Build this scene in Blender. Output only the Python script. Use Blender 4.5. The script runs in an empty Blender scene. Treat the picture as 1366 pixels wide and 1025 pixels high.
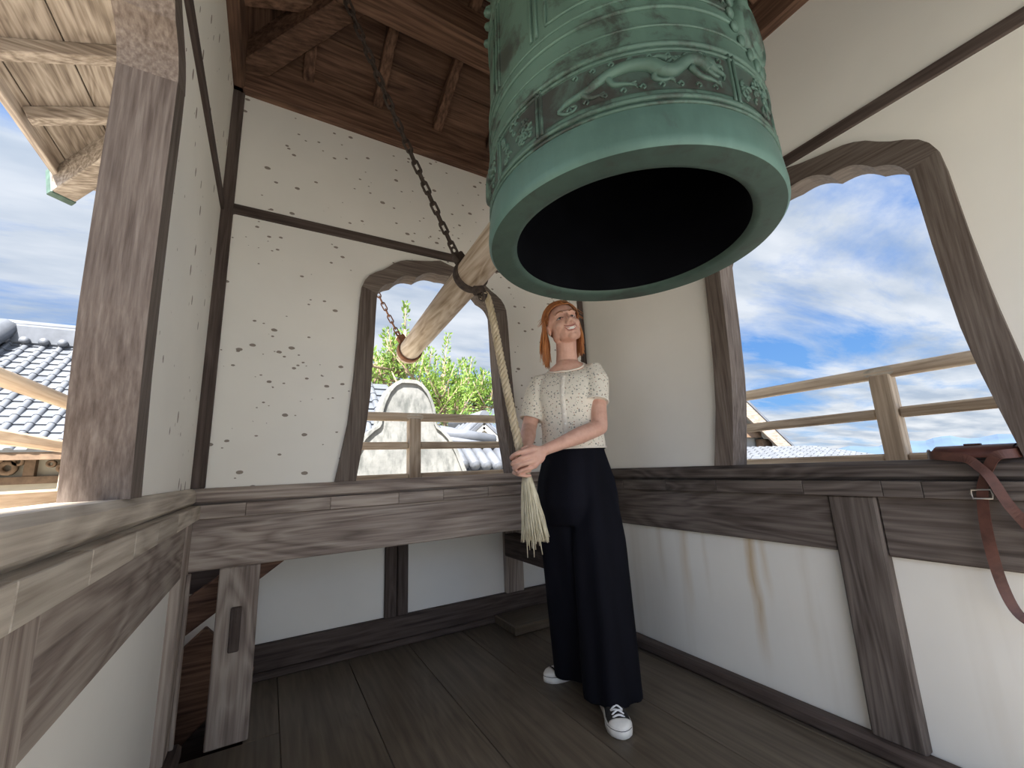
import bpy, bmesh, math, random
import numpy as np
from mathutils import Vector, Matrix
from mathutils.geometry import tessellate_polygon
random.seed(7)
PI = math.pi
scene = bpy.context.scene
COL = scene.collection

# ------------------------------------------------------------------ camera
YAW, PITCH, ROLL, FPX = -0.52904, 0.198867, -0.042183, 553.94
CAM = np.array([0.0, 0.0, 0.96])
def _rot():
    ca, sa = math.cos(YAW), math.sin(YAW); cb, sb = math.cos(PITCH), math.sin(PITCH); cc, sc = math.cos(ROLL), math.sin(ROLL)
    B = np.array([[1, 0, 0], [0, 0, -1], [0, 1, 0]], float)
    Rz = np.array([[ca, -sa, 0], [sa, ca, 0], [0, 0, 1]])
    Rx = np.array([[1, 0, 0], [0, cb, -sb], [0, sb, cb]])
    Rr = np.array([[cc, -sc, 0], [sc, cc, 0], [0, 0, 1]])
    return Rz @ Rx @ B @ Rr
RC = _rot()
cam_data = bpy.data.cameras.new('camera')
cam = bpy.data.objects.new('camera', cam_data); COL.objects.link(cam)
cam_data.sensor_fit = 'HORIZONTAL'; cam_data.sensor_width = 36.0
cam_data.lens = FPX / 1366 * 36.0
cam_data.clip_start = 0.02; cam_data.clip_end = 40000
M4 = Matrix.Identity(4)
for i in range(3):
    for j in range(3):
        M4[i][j] = RC[i][j]
    M4[i][3] = CAM[i]
cam.matrix_world = M4
scene.camera = cam

# ------------------------------------------------------------------ exposure, world, sun
vs = scene.view_settings
vs.view_transform = 'Standard'; vs.look = 'None'; vs.gamma = 1.0; vs.use_curve_mapping = False
vs.exposure = 1.05
scene.cycles.use_denoising = True
scene.cycles.max_bounces = 14
scene.cycles.diffuse_bounces = 10
scene.cycles.sample_clamp_indirect = 8.0
SUN_EL, SUN_AZ = math.radians(54), math.radians(-130)      # direction to the sun, azimuth from +X
SUN_DIR = Vector((math.cos(SUN_EL) * math.cos(SUN_AZ), math.cos(SUN_EL) * math.sin(SUN_AZ), math.sin(SUN_EL)))
world = bpy.data.worlds.new('world'); scene.world = world; world.use_nodes = True
def build_world():
    nt = world.node_tree; nt.nodes.clear(); N = nt.nodes.new; L = nt.links.new
    tc = N('ShaderNodeTexCoord')
    sep = N('ShaderNodeSeparateXYZ'); L(tc.outputs['Generated'], sep.inputs[0])
    def m(op, a, b=None, clamp=False):
        n = N('ShaderNodeMath'); n.operation = op; n.use_clamp = clamp
        for k, v in enumerate((a, b)):
            if v is None: continue
            if isinstance(v, (int, float)): n.inputs[k].default_value = v
            else: L(v, n.inputs[k])
        return n.outputs[0]
    z = m('MAXIMUM', sep.outputs['Z'], 0.0)
    ramp = N('ShaderNodeValToRGB'); L(z, ramp.inputs[0])
    e = ramp.color_ramp.elements
    e[0].position = 0.0; e[0].color = (0.42, 0.62, 0.84, 1)
    e[1].position = 1.0; e[1].color = (0.10, 0.26, 0.66, 1)
    k = e.new(0.07); k.color = (0.22, 0.47, 0.86, 1)
    k = e.new(0.30); k.color = (0.13, 0.33, 0.78, 1)
    # clouds on a plane high above
    den = m('ADD', z, 0.10)
    cx = m('DIVIDE', sep.outputs['X'], den); cy = m('DIVIDE', sep.outputs['Y'], den)
    comb = N('ShaderNodeCombineXYZ'); L(cx, comb.inputs[0]); L(cy, comb.inputs[1])
    mp = N('ShaderNodeMapping'); L(comb.outputs[0], mp.inputs[0])
    mp.inputs['Rotation'].default_value = (0, 0, 0.5); mp.inputs['Scale'].default_value = (0.55, 1.25, 1); mp.inputs['Location'].default_value = (0.7, 3.3, 0)
    n1 = N('ShaderNodeTexNoise'); n1.inputs['Scale'].default_value = 1.15; n1.inputs['Detail'].default_value = 9; n1.inputs['Roughness'].default_value = 0.62; n1.inputs['Distortion'].default_value = 0.35
    L(mp.outputs[0], n1.inputs['Vector'])
    n2 = N('ShaderNodeTexNoise'); n2.inputs['Scale'].default_value = 0.34; n2.inputs['Detail'].default_value = 3
    L(mp.outputs[0], n2.inputs['Vector'])
    dens = m('ADD', m('MULTIPLY', n1.outputs[0], 0.62), m('MULTIPLY', n2.outputs[0], 0.5))
    cr = N('ShaderNodeValToRGB'); L(dens, cr.inputs[0])
    ce = cr.color_ramp.elements
    ce[0].position = 0.44; ce[0].color = (0, 0, 0, 1); ce[1].position = 0.56; ce[1].color = (1, 1, 1, 1)
    # thin bank low over the horizon
    band = N('ShaderNodeMapRange'); band.inputs['From Min'].default_value = 0.10; band.inputs['From Max'].default_value = 0.0; band.inputs['To Min'].default_value = 0; band.inputs['To Max'].default_value = 0.35
    L(sep.outputs['Z'], band.inputs['Value'])
    cov = m('ADD', m('MULTIPLY', cr.outputs[0], 0.93), band.outputs[0], True)
    # cloud shade
    n3 = N('ShaderNodeTexNoise'); n3.inputs['Scale'].default_value = 2.2; n3.inputs['Detail'].default_value = 5
    L(mp.outputs[0], n3.inputs['Vector'])
    cc = N('ShaderNodeValToRGB'); L(n3.outputs[0], cc.inputs[0])
    q = cc.color_ramp.elements
    q[0].position = 0.36; q[0].color = (0.46, 0.54, 0.65, 1); q[1].position = 0.62; q[1].color = (0.80, 0.84, 0.89, 1)
    mix = N('ShaderNodeMix'); mix.data_type = 'RGBA'; L(cov, mix.inputs['Factor']); L(ramp.outputs[0], mix.inputs[6]); L(cc.outputs[0], mix.inputs[7])
    # brightening of the hazy cloud around the sun
    dot = N('ShaderNodeVectorMath'); dot.operation = 'DOT_PRODUCT'; L(tc.outputs['Generated'], dot.inputs[0]); dot.inputs[1].default_value = SUN_DIR
    d0 = m('MAXIMUM', dot.outputs['Value'], 0.0)
    glow = m('ADD', m('MULTIPLY', m('POWER', d0, 2.0), 3.2), 1.0)
    mul = N('ShaderNodeVectorMath'); mul.operation = 'SCALE'; L(mix.outputs[2], mul.inputs[0]); L(glow, mul.inputs['Scale'])
    bg = N('ShaderNodeBackground'); bg.inputs['Strength'].default_value = 0.52
    L(mul.outputs[0], bg.inputs['Color'])
    out = N('ShaderNodeOutputWorld'); L(bg.outputs[0], out.inputs[0])
build_world()
world.cycles.sampling_method = 'MANUAL'; world.cycles.sample_map_resolution = 512
sun_data = bpy.data.lights.new('sun', 'SUN'); sun_data.energy = 15.0; sun_data.angle = math.radians(2.5); sun_data.color = (1.0, 0.96, 0.90)
sun = bpy.data.objects.new('sun', sun_data); COL.objects.link(sun)
sun.rotation_euler = SUN_DIR.to_track_quat('Z', 'Y').to_euler()
sun.location = (-3, -6, 9)

# ------------------------------------------------------------------ mesh helpers
def V3(p): return np.array(p, float)
class MB:
    def __init__(s): s.v = []; s.f = []; s.sm = []; s.mi = []
    def add(s, verts, faces, smooth=False, mi=0):
        o = len(s.v); s.v.extend([tuple(map(float, p)) for p in verts])
        for f in faces:
            s.f.append(tuple(i + o for i in f)); s.sm.append(smooth); s.mi.append(mi)
        return s
    def obox(s, c, ax, h, bev=0.0, mi=0):
        c = V3(c); ax = [V3(a) for a in ax]
        b = min(bev, *[x * 0.45 for x in h]) if bev else 0
        def P(x, y, z): return c + ax[0] * x + ax[1] * y + ax[2] * z
        if not b:
            vs_ = [P(sx * h[0], sy * h[1], sz * h[2]) for sx in (-1, 1) for sy in (-1, 1) for sz in (-1, 1)]
            return s.add(vs_, [(0, 1, 3, 2), (4, 6, 7, 5), (0, 4, 5, 1), (2, 3, 7, 6), (0, 2, 6, 4), (1, 5, 7, 3)], mi=mi)
        vs_ = []; idx = {}
        for sx in (-1, 1):
            for sy in (-1, 1):
                for sz in (-1, 1):
                    for k in range(3):
                        q = [h[0] - b, h[1] - b, h[2] - b]; q[k] = h[k]
                        idx[(sx, sy, sz, k)] = len(vs_); vs_.append(P(sx * q[0], sy * q[1], sz * q[2]))
        fs = []
        for k in range(3):
            i, j = [a for a in range(3) if a != k]
            for sg in (-1, 1):
                r = []
                for a, bb in ((-1, -1), (1, -1), (1, 1), (-1, 1)):
                    t = [0, 0, 0]; t[k] = sg; t[i] = a; t[j] = bb; r.append(idx[(*t, k)])
                fs.append(tuple(r))
        for k in range(3):
            i, j = [a for a in range(3) if a != k]
            for a in (-1, 1):
                for bb in (-1, 1):
                    t1 = [0, 0, 0]; t1[k] = -1; t1[i] = a; t1[j] = bb; t2 = list(t1); t2[k] = 1
                    fs.append((idx[(*t1, i)], idx[(*t2, i)], idx[(*t2, j)], idx[(*t1, j)]))
        for sx in (-1, 1):
            for sy in (-1, 1):
                for sz in (-1, 1):
                    fs.append(tuple(idx[(sx, sy, sz, k)] for k in range(3)))
        return s.add(vs_, fs, mi=mi)
    def box(s, x0, x1, y0, y1, z0, z1, bev=0.0, mi=0):
        return s.obox(((x0 + x1) / 2, (y0 + y1) / 2, (z0 + z1) / 2), ((1, 0, 0), (0, 1, 0), (0, 0, 1)), (abs(x1 - x0) / 2, abs(y1 - y0) / 2, abs(z1 - z0) / 2), bev, mi)
    def beam(s, p0, p1, w, h, up=(0, 0, 1), bev=0.0, mi=0):
        p0 = V3(p0); p1 = V3(p1); d = p1 - p0; L = np.linalg.norm(d); d /= L
        sd = np.cross(d, V3(up)); sd /= np.linalg.norm(sd); u = np.cross(sd, d)
        return s.obox((p0 + p1) / 2, (d, sd, u), (L / 2, w / 2, h / 2), bev, mi)
    def tube(s, path, rad, n=10, cap=True, smooth=True, closed=False, mi=0, flat=None):
        path = [V3(p) for p in path]; m = len(path)
        rad = [rad] * m if isinstance(rad, (int, float)) else list(rad)
        T = []
        for i in range(m):
            a = path[(i - 1) % m] if (closed or i > 0) else path[i]; b = path[(i + 1) % m] if (closed or i < m - 1) else path[i]
            t = b - a; T.append(t / (np.linalg.norm(t) + 1e-12))
        r0 = V3((0, 0, 1)) if abs(T[0][2]) < 0.9 else V3((1, 0, 0))
        nn = np.cross(T[0], r0); nn /= np.linalg.norm(nn)
        vs_ = []
        for i in range(m):
            nn = nn - T[i] * (nn @ T[i]); nn /= np.linalg.norm(nn) + 1e-12; bb = np.cross(T[i], nn)
            for k in range(n):
                a = 2 * PI * k / n; vs_.append(path[i] + (nn * math.cos(a) + bb * math.sin(a)) * rad[i])
        fs = []
        for i in range(m if closed else m - 1):
            for k in range(n):
                j = (i + 1) % m
                fs.append((i * n + k, i * n + (k + 1) % n, j * n + (k + 1) % n, j * n + k))
        s.add(vs_, fs, smooth, mi)
        if cap and not closed:
            o = len(s.v) - len(vs_)
            s.f.append(tuple(o + k for k in range(n))[::-1]); s.sm.append(False); s.mi.append(mi)
            s.f.append(tuple(o + (m - 1) * n + k for k in range(n))); s.sm.append(False); s.mi.append(mi)
        return s
    def lathe(s, prof, c=(0, 0, 0), n=48, smooth=True, mi=0, ax=None, a0=0.0, a1=2 * PI):
        c = V3(c); full = abs(a1 - a0 - 2 * PI) < 1e-6; nn = n if full else n + 1
        if ax is None: X, Y, Z = V3((1, 0, 0)), V3((0, 1, 0)), V3((0, 0, 1))
        else:
            Z = V3(ax); Z /= np.linalg.norm(Z); X = np.cross(Z, V3((0.3, 0.2, 0.9))); X /= np.linalg.norm(X); Y = np.cross(Z, X)
        vs_ = []
        for r, z in prof:
            for k in range(nn):
                a = a0 + (a1 - a0) * k / n; vs_.append(c + (X * math.cos(a) + Y * math.sin(a)) * r + Z * z)
        fs = []
        for i in range(len(prof) - 1):
            for k in range(n):
                k2 = (k + 1) % nn
                fs.append((i * nn + k, i * nn + k2, (i + 1) * nn + k2, (i + 1) * nn + k))
        return s.add(vs_, fs, smooth, mi)
    def loft(s, rings, smooth=True, cap=True, mi=0):
        n = len(rings[0]); vs_ = [p for r in rings for p in r]; fs = []
        for i in range(len(rings) - 1):
            for k in range(n):
                fs.append((i * n + k, i * n + (k + 1) % n, (i + 1) * n + (k + 1) % n, (i + 1) * n + k))
        s.add(vs_, fs, smooth, mi)
        if cap:
            o = len(s.v) - len(vs_); m = len(rings)
            s.f.append(tuple(o + k for k in range(n))[::-1]); s.sm.append(False); s.mi.append(mi)
            s.f.append(tuple(o + (m - 1) * n + k for k in range(n))); s.sm.append(False); s.mi.append(mi)
        return s
    def ell(s, c, r, n=20, m=12, ax=None, mi=0):
        c = V3(c); ax = [V3(a) for a in (ax or ((1, 0, 0), (0, 1, 0), (0, 0, 1)))]
        vs_ = [c + ax[2] * r[2]]
        for i in range(1, m):
            t = PI * i / m
            for k in range(n):
                a = 2 * PI * k / n
                vs_.append(c + ax[0] * r[0] * math.sin(t) * math.cos(a) + ax[1] * r[1] * math.sin(t) * math.sin(a) + ax[2] * r[2] * math.cos(t))
        vs_.append(c - ax[2] * r[2]); fs = []
        for k in range(n): fs.append((0, 1 + k, 1 + (k + 1) % n))
        for i in range(m - 2):
            for k in range(n):
                a = 1 + i * n; fs.append((a + k, a + n + k, a + n + (k + 1) % n, a + (k + 1) % n))
        e = len(vs_) - 1; a = 1 + (m - 2) * n
        for k in range(n): fs.append((a + k, e, a + (k + 1) % n))
        return s.add(vs_, fs, True, mi)
    def plate(s, outer, holes, mp, t0, t1, mi=0):
        """flat polygon with holes, given thickness; mp(u, v, t) -> xyz"""
        loops = [list(outer)] + [list(h) for h in holes]
        pts = [p for l in loops for p in l]; n = len(pts)
        tri = tessellate_polygon([[Vector((p[0], p[1], 0)) for p in l] for l in loops])
        vs_ = [mp(u, v, t0) for u, v in pts] + [mp(u, v, t1) for u, v in pts]
        fs = [tuple(t) for t in tri] + [tuple(i + n for i in t[::-1]) for t in tri]
        o = 0
        for l in loops:
            m = len(l)
            for k in range(m):
                a, b = o + k, o + (k + 1) % m; fs.append((a, b, b + n, a + n))
            o += m
        return s.add(vs_, fs, False, mi)

WORG = {}
def build(name, mb, mats, parent=None, origin=None, recalc=True):
    va = np.array(mb.v, float)
    if origin is None:
        lo, hi = va.min(0), va.max(0); origin = ((lo[0] + hi[0]) / 2, (lo[1] + hi[1]) / 2, lo[2])
    origin = V3(origin); va = va - origin
    me = bpy.data.meshes.new(name); me.from_pydata([tuple(p) for p in va], [], mb.f)
    if not isinstance(mats, (list, tuple)): mats = [mats]
    for m in mats: me.materials.append(m)
    me.polygons.foreach_set('use_smooth', mb.sm); me.polygons.foreach_set('material_index', mb.mi)
    if recalc:
        bm = bmesh.new(); bm.from_mesh(me); bmesh.ops.recalc_face_normals(bm, faces=bm.faces); bm.to_mesh(me); bm.free()
    me.update()
    o = bpy.data.objects.new(name, me); COL.objects.link(o)
    WORG[o.name] = origin
    if parent is not None:
        o.parent = parent; o.location = Vector(origin - WORG[parent.name])
    else: o.location = Vector(origin)
    return o
def tag(o, label=None, cat=None, group=None, kind=None):
    if label: o['label'] = label
    if cat: o['category'] = cat
    if group: o['group'] = group
    if kind: o['kind'] = kind
    return o
def thing(name, label, cat, loc, group=None):
    o = bpy.data.objects.new(name, None); COL.objects.link(o); o.location = loc; o.empty_display_size = 0.1
    WORG[o.name] = V3(loc); return tag(o, label, cat, group)
def ray(px, py): return RC @ np.array([(px - 683) / FPX, -(py - 512.5) / FPX, -1.0])
UDEP = np.array([math.sin(-YAW), math.cos(-YAW), 0.0])
def PD(px, py, d):                       # measured point of the photo at a horizontal depth
    r = ray(px, py); return CAM + r * (d / (r @ UDEP))
def on(px, py, axis, val):
    r = ray(px, py); i = 'XYZ'.index(axis); return CAM + r * ((val - CAM[i]) / r[i])

# ------------------------------------------------------------------ materials
class NT:
    def __init__(s, name, rough=0.7, spec=0.3):
        s.m = bpy.data.materials.new(name); s.m.use_nodes = True; s.t = s.m.node_tree
        s.b = s.t.nodes['Principled BSDF']; s.b.inputs['Roughness'].default_value = rough
        s.b.inputs['Specular IOR Level'].default_value = spec
        s.geo = s.t.nodes.new('ShaderNodeNewGeometry'); s.pos = s.geo.outputs['Position']
    def N(s, k, **kw):
        n = s.t.nodes.new(k)
        for a, b in kw.items(): setattr(n, a, b)
        return n
    def L(s, a, b): s.t.links.new(a, b)
    def mapping(s, scale=(1, 1, 1), rot=(0, 0, 0), loc=(0, 0, 0), src=None):
        n = s.N('ShaderNodeMapping'); s.L(src or s.pos, n.inputs[0]); n.inputs['Scale'].default_value = scale; n.inputs['Rotation'].default_value = rot; n.inputs['Location'].default_value = loc
        return n.outputs[0]
    def noise(s, scale, vec=None, detail=4, rough=0.55, dist=0.0):
        n = s.N('ShaderNodeTexNoise'); n.inputs['Scale'].default_value = scale; n.inputs['Detail'].default_value = detail; n.inputs['Roughness'].default_value = rough; n.inputs['Distortion'].default_value = dist
        s.L(vec or s.pos, n.inputs['Vector']); return n.outputs[0]
    def ramp(s, fac, stops):
        n = s.N('ShaderNodeValToRGB'); s.L(fac, n.inputs[0]); e = n.color_ramp.elements
        while len(e) < len(stops): e.new(0.5)
        for k, (p, c) in enumerate(stops):
            e[k].position = p; e[k].color = (*c, 1) if len(c) == 3 else c
        return n.outputs[0]
    def math(s, op, a, b=None, clamp=False):
        n = s.N('ShaderNodeMath', operation=op, use_clamp=clamp)
        for k, v in enumerate((a, b)):
            if v is None: continue
            if isinstance(v, (int, float)): n.inputs[k].default_value = v
            else: s.L(v, n.inputs[k])
        return n.outputs[0]
    def mix(s, fac, a, b, mode='MIX'):
        n = s.N('ShaderNodeMix', data_type='RGBA', blend_type=mode)
        for k, v in ((0, fac), (6, a), (7, b)):
            if isinstance(v, (int, float)): n.inputs[k].default_value = v
            elif isinstance(v, tuple): n.inputs[k].default_value = (*v, 1)
            else: s.L(v, n.inputs[k])
        return n.outputs[2]
    def base(s, c):
        if isinstance(c, tuple): s.b.inputs['Base Color'].default_value = (*c, 1)
        else: s.L(c, s.b.inputs['Base Color'])
    def bump(s, h, strength=0.3, dist=0.01):
        n = s.N('ShaderNodeBump'); n.inputs['Strength'].default_value = strength; n.inputs['Distance'].default_value = dist
        s.L(h, n.inputs['Height']); s.L(n.outputs[0], s.b.inputs['Normal'])
def wood(name, axis, dark, mid, light, rough=0.72, fine=70.0, fig=6.0, objvar=0.25, bump=0.35, ringw=0.30, ringn=9.0):
    s = NT(name, rough, 0.25)
    k = 'XYZ'.index(axis)
    sc = [1.0, 1.0, 1.0]; sc[k] = 0.035
    info = s.N('ShaderNodeObjectInfo')
    off = s.N('ShaderNodeVectorMath', operation='SCALE'); off.inputs[0].default_value = (7.1, 3.7, 5.3); s.L(info.outputs['Random'], off.inputs['Scale'])
    add = s.N('ShaderNodeVectorMath', operation='ADD'); s.L(s.pos, add.inputs[0]); s.L(off.outputs[0], add.inputs[1])
    v1 = s.mapping(tuple(sc), src=add.outputs[0])
    sc2 = [1.0, 1.0, 1.0]; sc2[k] = 0.14
    v2 = s.mapping(tuple(sc2), src=add.outputs[0])
    streak = s.noise(fine, v1, 5, 0.6)
    w = s.noise(fig, v2, 3, 0.5, 0.6)
    rings = s.math('FRACT', s.math('MULTIPLY', w, ringn))
    rings = s.math('ABSOLUTE', s.math('SUBTRACT', rings, 0.5))
    fac = s.math('ADD', s.math('MULTIPLY', streak, 0.86), s.math('MULTIPLY', rings, ringw))
    big = s.noise(1.7, add.outputs[0], 3)
    fac = s.math('ADD', fac, s.math('MULTIPLY', s.math('SUBTRACT', big, 0.5), 0.28))
    col = s.ramp(fac, [(0.28, dark), (0.48, mid), (0.72, light)])
    var = s.math('ADD', s.math('MULTIPLY', info.outputs['Random'], objvar), 1 - objvar / 2)
    mul = s.N('ShaderNodeVectorMath', operation='SCALE'); s.L(col, mul.inputs[0]); s.L(var, mul.inputs['Scale'])
    s.base(mul.outputs[0]); s.bump(fac, bump, 0.004)
    return s.m
def w3(name, *a, **k): return {x: wood(name + '_' + x.lower(), x, *a, **k) for x in 'XYZ'}
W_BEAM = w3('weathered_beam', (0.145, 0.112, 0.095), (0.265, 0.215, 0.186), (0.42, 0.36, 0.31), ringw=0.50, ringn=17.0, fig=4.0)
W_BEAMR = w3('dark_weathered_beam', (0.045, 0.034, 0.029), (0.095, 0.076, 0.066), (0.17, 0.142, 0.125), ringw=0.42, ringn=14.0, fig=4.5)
W_SILL = w3('pale_sill_wood', (0.24, 0.20, 0.16), (0.40, 0.345, 0.285), (0.58, 0.52, 0.44), ringw=0.42, ringn=15.0, fig=4.0)
W_DARK = w3('dark_trim_wood', (0.035, 0.024, 0.020), (0.075, 0.055, 0.047), (0.12, 0.095, 0.083))
W_FRAME = w3('window_frame_wood', (0.085, 0.064, 0.053), (0.150, 0.120, 0.102), (0.235, 0.20, 0.175), ringw=0.12, fine=120.0)
W_ROOF = w3('roof_timber', (0.050, 0.025, 0.018), (0.13, 0.072, 0.048), (0.25, 0.145, 0.095))
W_EAVE = w3('eave_board', (0.09, 0.068, 0.053), (0.18, 0.145, 0.118), (0.31, 0.265, 0.225), ringw=0.4, ringn=14.0)
W_RAIL = w3('railing_wood', (0.27, 0.20, 0.145), (0.46, 0.365, 0.275), (0.62, 0.52, 0.41))
W_FLOOR = w3('floor_plank', (0.080, 0.062, 0.046), (0.118, 0.095, 0.071), (0.165, 0.135, 0.102), rough=0.38, fine=45, bump=0.15)
W_LOG = wood('striker_wood', 'Y', (0.26, 0.19, 0.13), (0.46, 0.37, 0.28), (0.66, 0.58, 0.49), fine=40)
def plaster(name, specks=None, stains=False, base=(0.88, 0.855, 0.795)):
    s = NT(name, 0.9, 0.1)
    n = s.noise(1.3, None, 5); n2 = s.noise(14, None, 4)
    c = s.ramp(n, [(0.3, tuple(x * 0.90 for x in base)), (0.7, base)])
    if specks:
        ax = 'X' if specks == 'X' else 'Y'
        for sc, th, rot, keep in ((20, 0.26, 0.5, 0.56), (33, 0.27, -0.5, 0.56), (13, 0.15, 0.9, 0.57)):
            # small dents, longer than wide, leaning
            r = (0, rot, 0) if ax == 'X' else (rot * 0.1, 0, 0)
            v = s.mapping((1.0, 1.0, 0.42) if ax == 'Y' else (0.75, 0.02, 1.3), rot=r)
            vo = s.N('ShaderNodeTexVoronoi', feature='F1'); vo.inputs['Scale'].default_value = sc; s.L(v, vo.inputs['Vector'])
            rr = s.N('ShaderNodeSeparateColor'); s.L(vo.outputs['Color'], rr.inputs[0])
            wob = s.math('MULTIPLY', s.noise(60, None, 2), 0.10)
            inside = s.math('LESS_THAN', s.math('ADD', vo.outputs['Distance'], wob), s.math('MULTIPLY', rr.outputs[0], th))
            zone = s.noise(1.9, s.mapping((1, 1, 1), loc=(sc, 2.0, 1.0)), 2)
            k = s.math('MULTIPLY', inside, s.math('GREATER_THAN', s.math('ADD', s.math('MULTIPLY', rr.outputs[1], 0.35), s.math('MULTIPLY', zone, 0.65)), keep - 0.05))
            c = s.mix(s.math('MULTIPLY', k, 0.85), c, (0.20, 0.155, 0.12))
    if stains:
        # rust-coloured water runs below the beam, at fixed places along the wall
        sep = s.N('ShaderNodeSeparateXYZ'); s.L(s.pos, sep.inputs[0])
        yy = s.math('ADD', sep.outputs['Y'], s.math('MULTIPLY', s.noise(5, s.mapping((1, 1, 0.6)), 3), 0.05))
        for y0, w, top, bot, col, amt in ((1.135, 0.030, 0.62, 0.12, (0.50, 0.33, 0.13), 0.85), (1.08, 0.020, 0.62, 0.35, (0.58, 0.42, 0.22), 0.5), (1.47, 0.034, 0.62, 0.20, (0.55, 0.41, 0.23), 0.55), (1.62, 0.03, 0.62, 0.3, (0.5, 0.40, 0.27), 0.45), (0.93, 0.025, 0.5, 0.1, (0.6, 0.52, 0.40), 0.3), (1.36, 0.018, 0.62, 0.3, (0.55, 0.46, 0.32), 0.3)):
            d = s.math('DIVIDE', s.math('ABSOLUTE', s.math('SUBTRACT', yy, y0 + 0.025)), w)
            f = s.math('SUBTRACT', 1.0, d, True)
            mr = s.N('ShaderNodeMapRange', interpolation_type='SMOOTHSTEP'); s.L(sep.outputs['Z'], mr.inputs['Value']); mr.inputs['From Min'].default_value = bot - 0.05; mr.inputs['From Max'].default_value = bot + 0.25
            f = s.math('MULTIPLY', s.math('MULTIPLY', f, mr.outputs[0]), s.math('ADD', s.noise(40, s.mapping((1, 1, 0.15)), 3), 0.25))
            c = s.mix(s.math('MULTIPLY', f, amt, True), c, col)
        runs = s.noise(9, s.mapping((1, 1, 0.06)), 3)
        c = s.mix(s.math('MULTIPLY', s.ramp(runs, [(0.52, (0, 0, 0)), (0.72, (1, 1, 1))]), 0.22), c, (0.52, 0.45, 0.35))
    s.base(c); s.bump(n2, 0.12, 0.004)
    return s.m
M_PLASTER = plaster('white_plaster')
M_PLASTER_B = plaster('pitted_white_plaster', 'X')
M_PLASTER_L = plaster('scratched_white_plaster', 'Y')
M_PLASTER_R = plaster('stained_white_plaster', None, True)
def simple(name, col, rough=0.7, nscale=0, amt=0.2, metal=0.0, spec=0.3, bump=0.0):
    s = NT(name, rough, spec)
    if nscale:
        n = s.noise(nscale, None, 5)
        s.base(s.ramp(n, [(0.3, tuple(x * (1 - amt) for x in col)), (0.7, tuple(min(1, x * (1 + amt)) for x in col))]))
        if bump: s.bump(n, bump, 0.005)
    else: s.base(col)
    s.b.inputs['Metallic'].default_value = metal
    return s.m
def bronze(name, green, brown, amt):
    s = NT(name, 0.55, 0.4)
    n = s.noise(9, None, 8, 0.68, 0.4); n2 = s.noise(2.6, None, 4); v = s.noise(26, s.mapping((1, 1, 0.25)), 4)
    c = s.ramp(n2, [(0.3, tuple(x * 0.70 for x in green)), (0.55, green), (0.8, tuple(min(1, x * 1.35) for x in green))])
    c = s.mix(s.math('MULTIPLY', s.ramp(v, [(0.45, (0, 0, 0)), (0.75, (1, 1, 1))]), 0.3), c, tuple(min(1, x * 1.5) for x in green))
    f = s.ramp(n, [(0.50 - amt, (0, 0, 0)), (0.60 - amt, (1, 1, 1))])
    c = s.mix(s.math('MULTIPLY', f, 0.82), c, brown)
    s.base(c); s.bump(n, 0.25, 0.006); s.b.inputs['Metallic'].default_value = 0.15
    return s.m
M_BRONZE = bronze('green_patina_bronze', (0.085, 0.150, 0.118), (0.032, 0.032, 0.028), -0.01)
M_BRONZE_LIP = bronze('smooth_patina_bronze', (0.088, 0.165, 0.138), (0.06, 0.085, 0.075), -0.12)
M_BRONZE_PANEL = bronze('darkened_bronze_ground', (0.060, 0.095, 0.078), (0.034, 0.028, 0.025), 0.06)
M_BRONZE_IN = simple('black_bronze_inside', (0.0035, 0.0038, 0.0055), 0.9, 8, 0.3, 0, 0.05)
M_BRONZE_RIM = bronze('worn_bronze_rim', (0.05, 0.085, 0.07), (0.042, 0.055, 0.048), -0.05)
M_IRON = simple('rusty_iron', (0.085, 0.065, 0.055), 0.7, 40, 0.4, 0.5)
M_RUST = simple('red_rust', (0.20, 0.095, 0.055), 0.85, 50, 0.4)
# ------------------------------------------------------------------ the room
XL, XR, YB, YF = -0.26, 1.80, 2.085, -0.66
CX, CY = 0.77, 0.72
SIDES = {
    'back': (lambda u, v, t: (u, YB + t, v), XL, XR, CX, 'X'),
    'right': (lambda u, v, t: (XR + t, u, v), YF, YB, CY, 'Y'),
    'left': (lambda u, v, t: (XL - t, u, v), YF, YB, CY, 'Y'),
    'front': (lambda u, v, t: (u, YF - t, v), XL, XR, CX, 'X'),
}
Z_SILL, Z_TOP, Z_TRIM = 0.93, 2.79, 2.17
def sbox(side, u0, u1, v0, v1, t0, t1, bev=0.0, mb=None):
    mp = SIDES[side][0]; a = V3(mp(u0, v0, t0)); b = V3(mp(u1, v1, t1)); lo, hi = np.minimum(a, b), np.maximum(a, b)
    return (mb or MB()).box(lo[0], hi[0], lo[1], hi[1], lo[2], hi[2], bev)
def arc(a, b, h, n=7):
    a = V3(a); b = V3(b); d = b - a; nrm = np.array([-d[1], d[0]]); nrm /= np.linalg.norm(nrm)
    if nrm[1] < 0: nrm = -nrm
    return [tuple(a + d * k / n + nrm * h * math.sin(PI * k / n)) for k in range(1, n + 1)]
INNER = [(.418, .93), (.398, 1.06), (.378, 1.195), (.365, 1.32), (.36, 1.42), (.352, 1.6), (.348, 1.75), (.343, 1.865)]
HEAD_IN = arc((.343, 1.865), (.26, 1.945), .016) + arc((.26, 1.945), (.135, 2.0), .022) + arc((.135, 2.0), (0, 2.04), .020)
OUTER = [(.508, .93), (.485, 1.06), (.462, 1.195), (.448, 1.35), (.443, 1.42), (.433, 1.6), (.425, 1.82), (.418, 1.895)]
HEAD_OUT = [(.405, 1.93), (.384, 1.96), (.352, 1.985), (.319, 2.004), (.288, 2.028), (.258, 2.056), (.225, 2.076), (.194, 2.088), (.113, 2.102), (.05, 2.115), (0, 2.130)]
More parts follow.
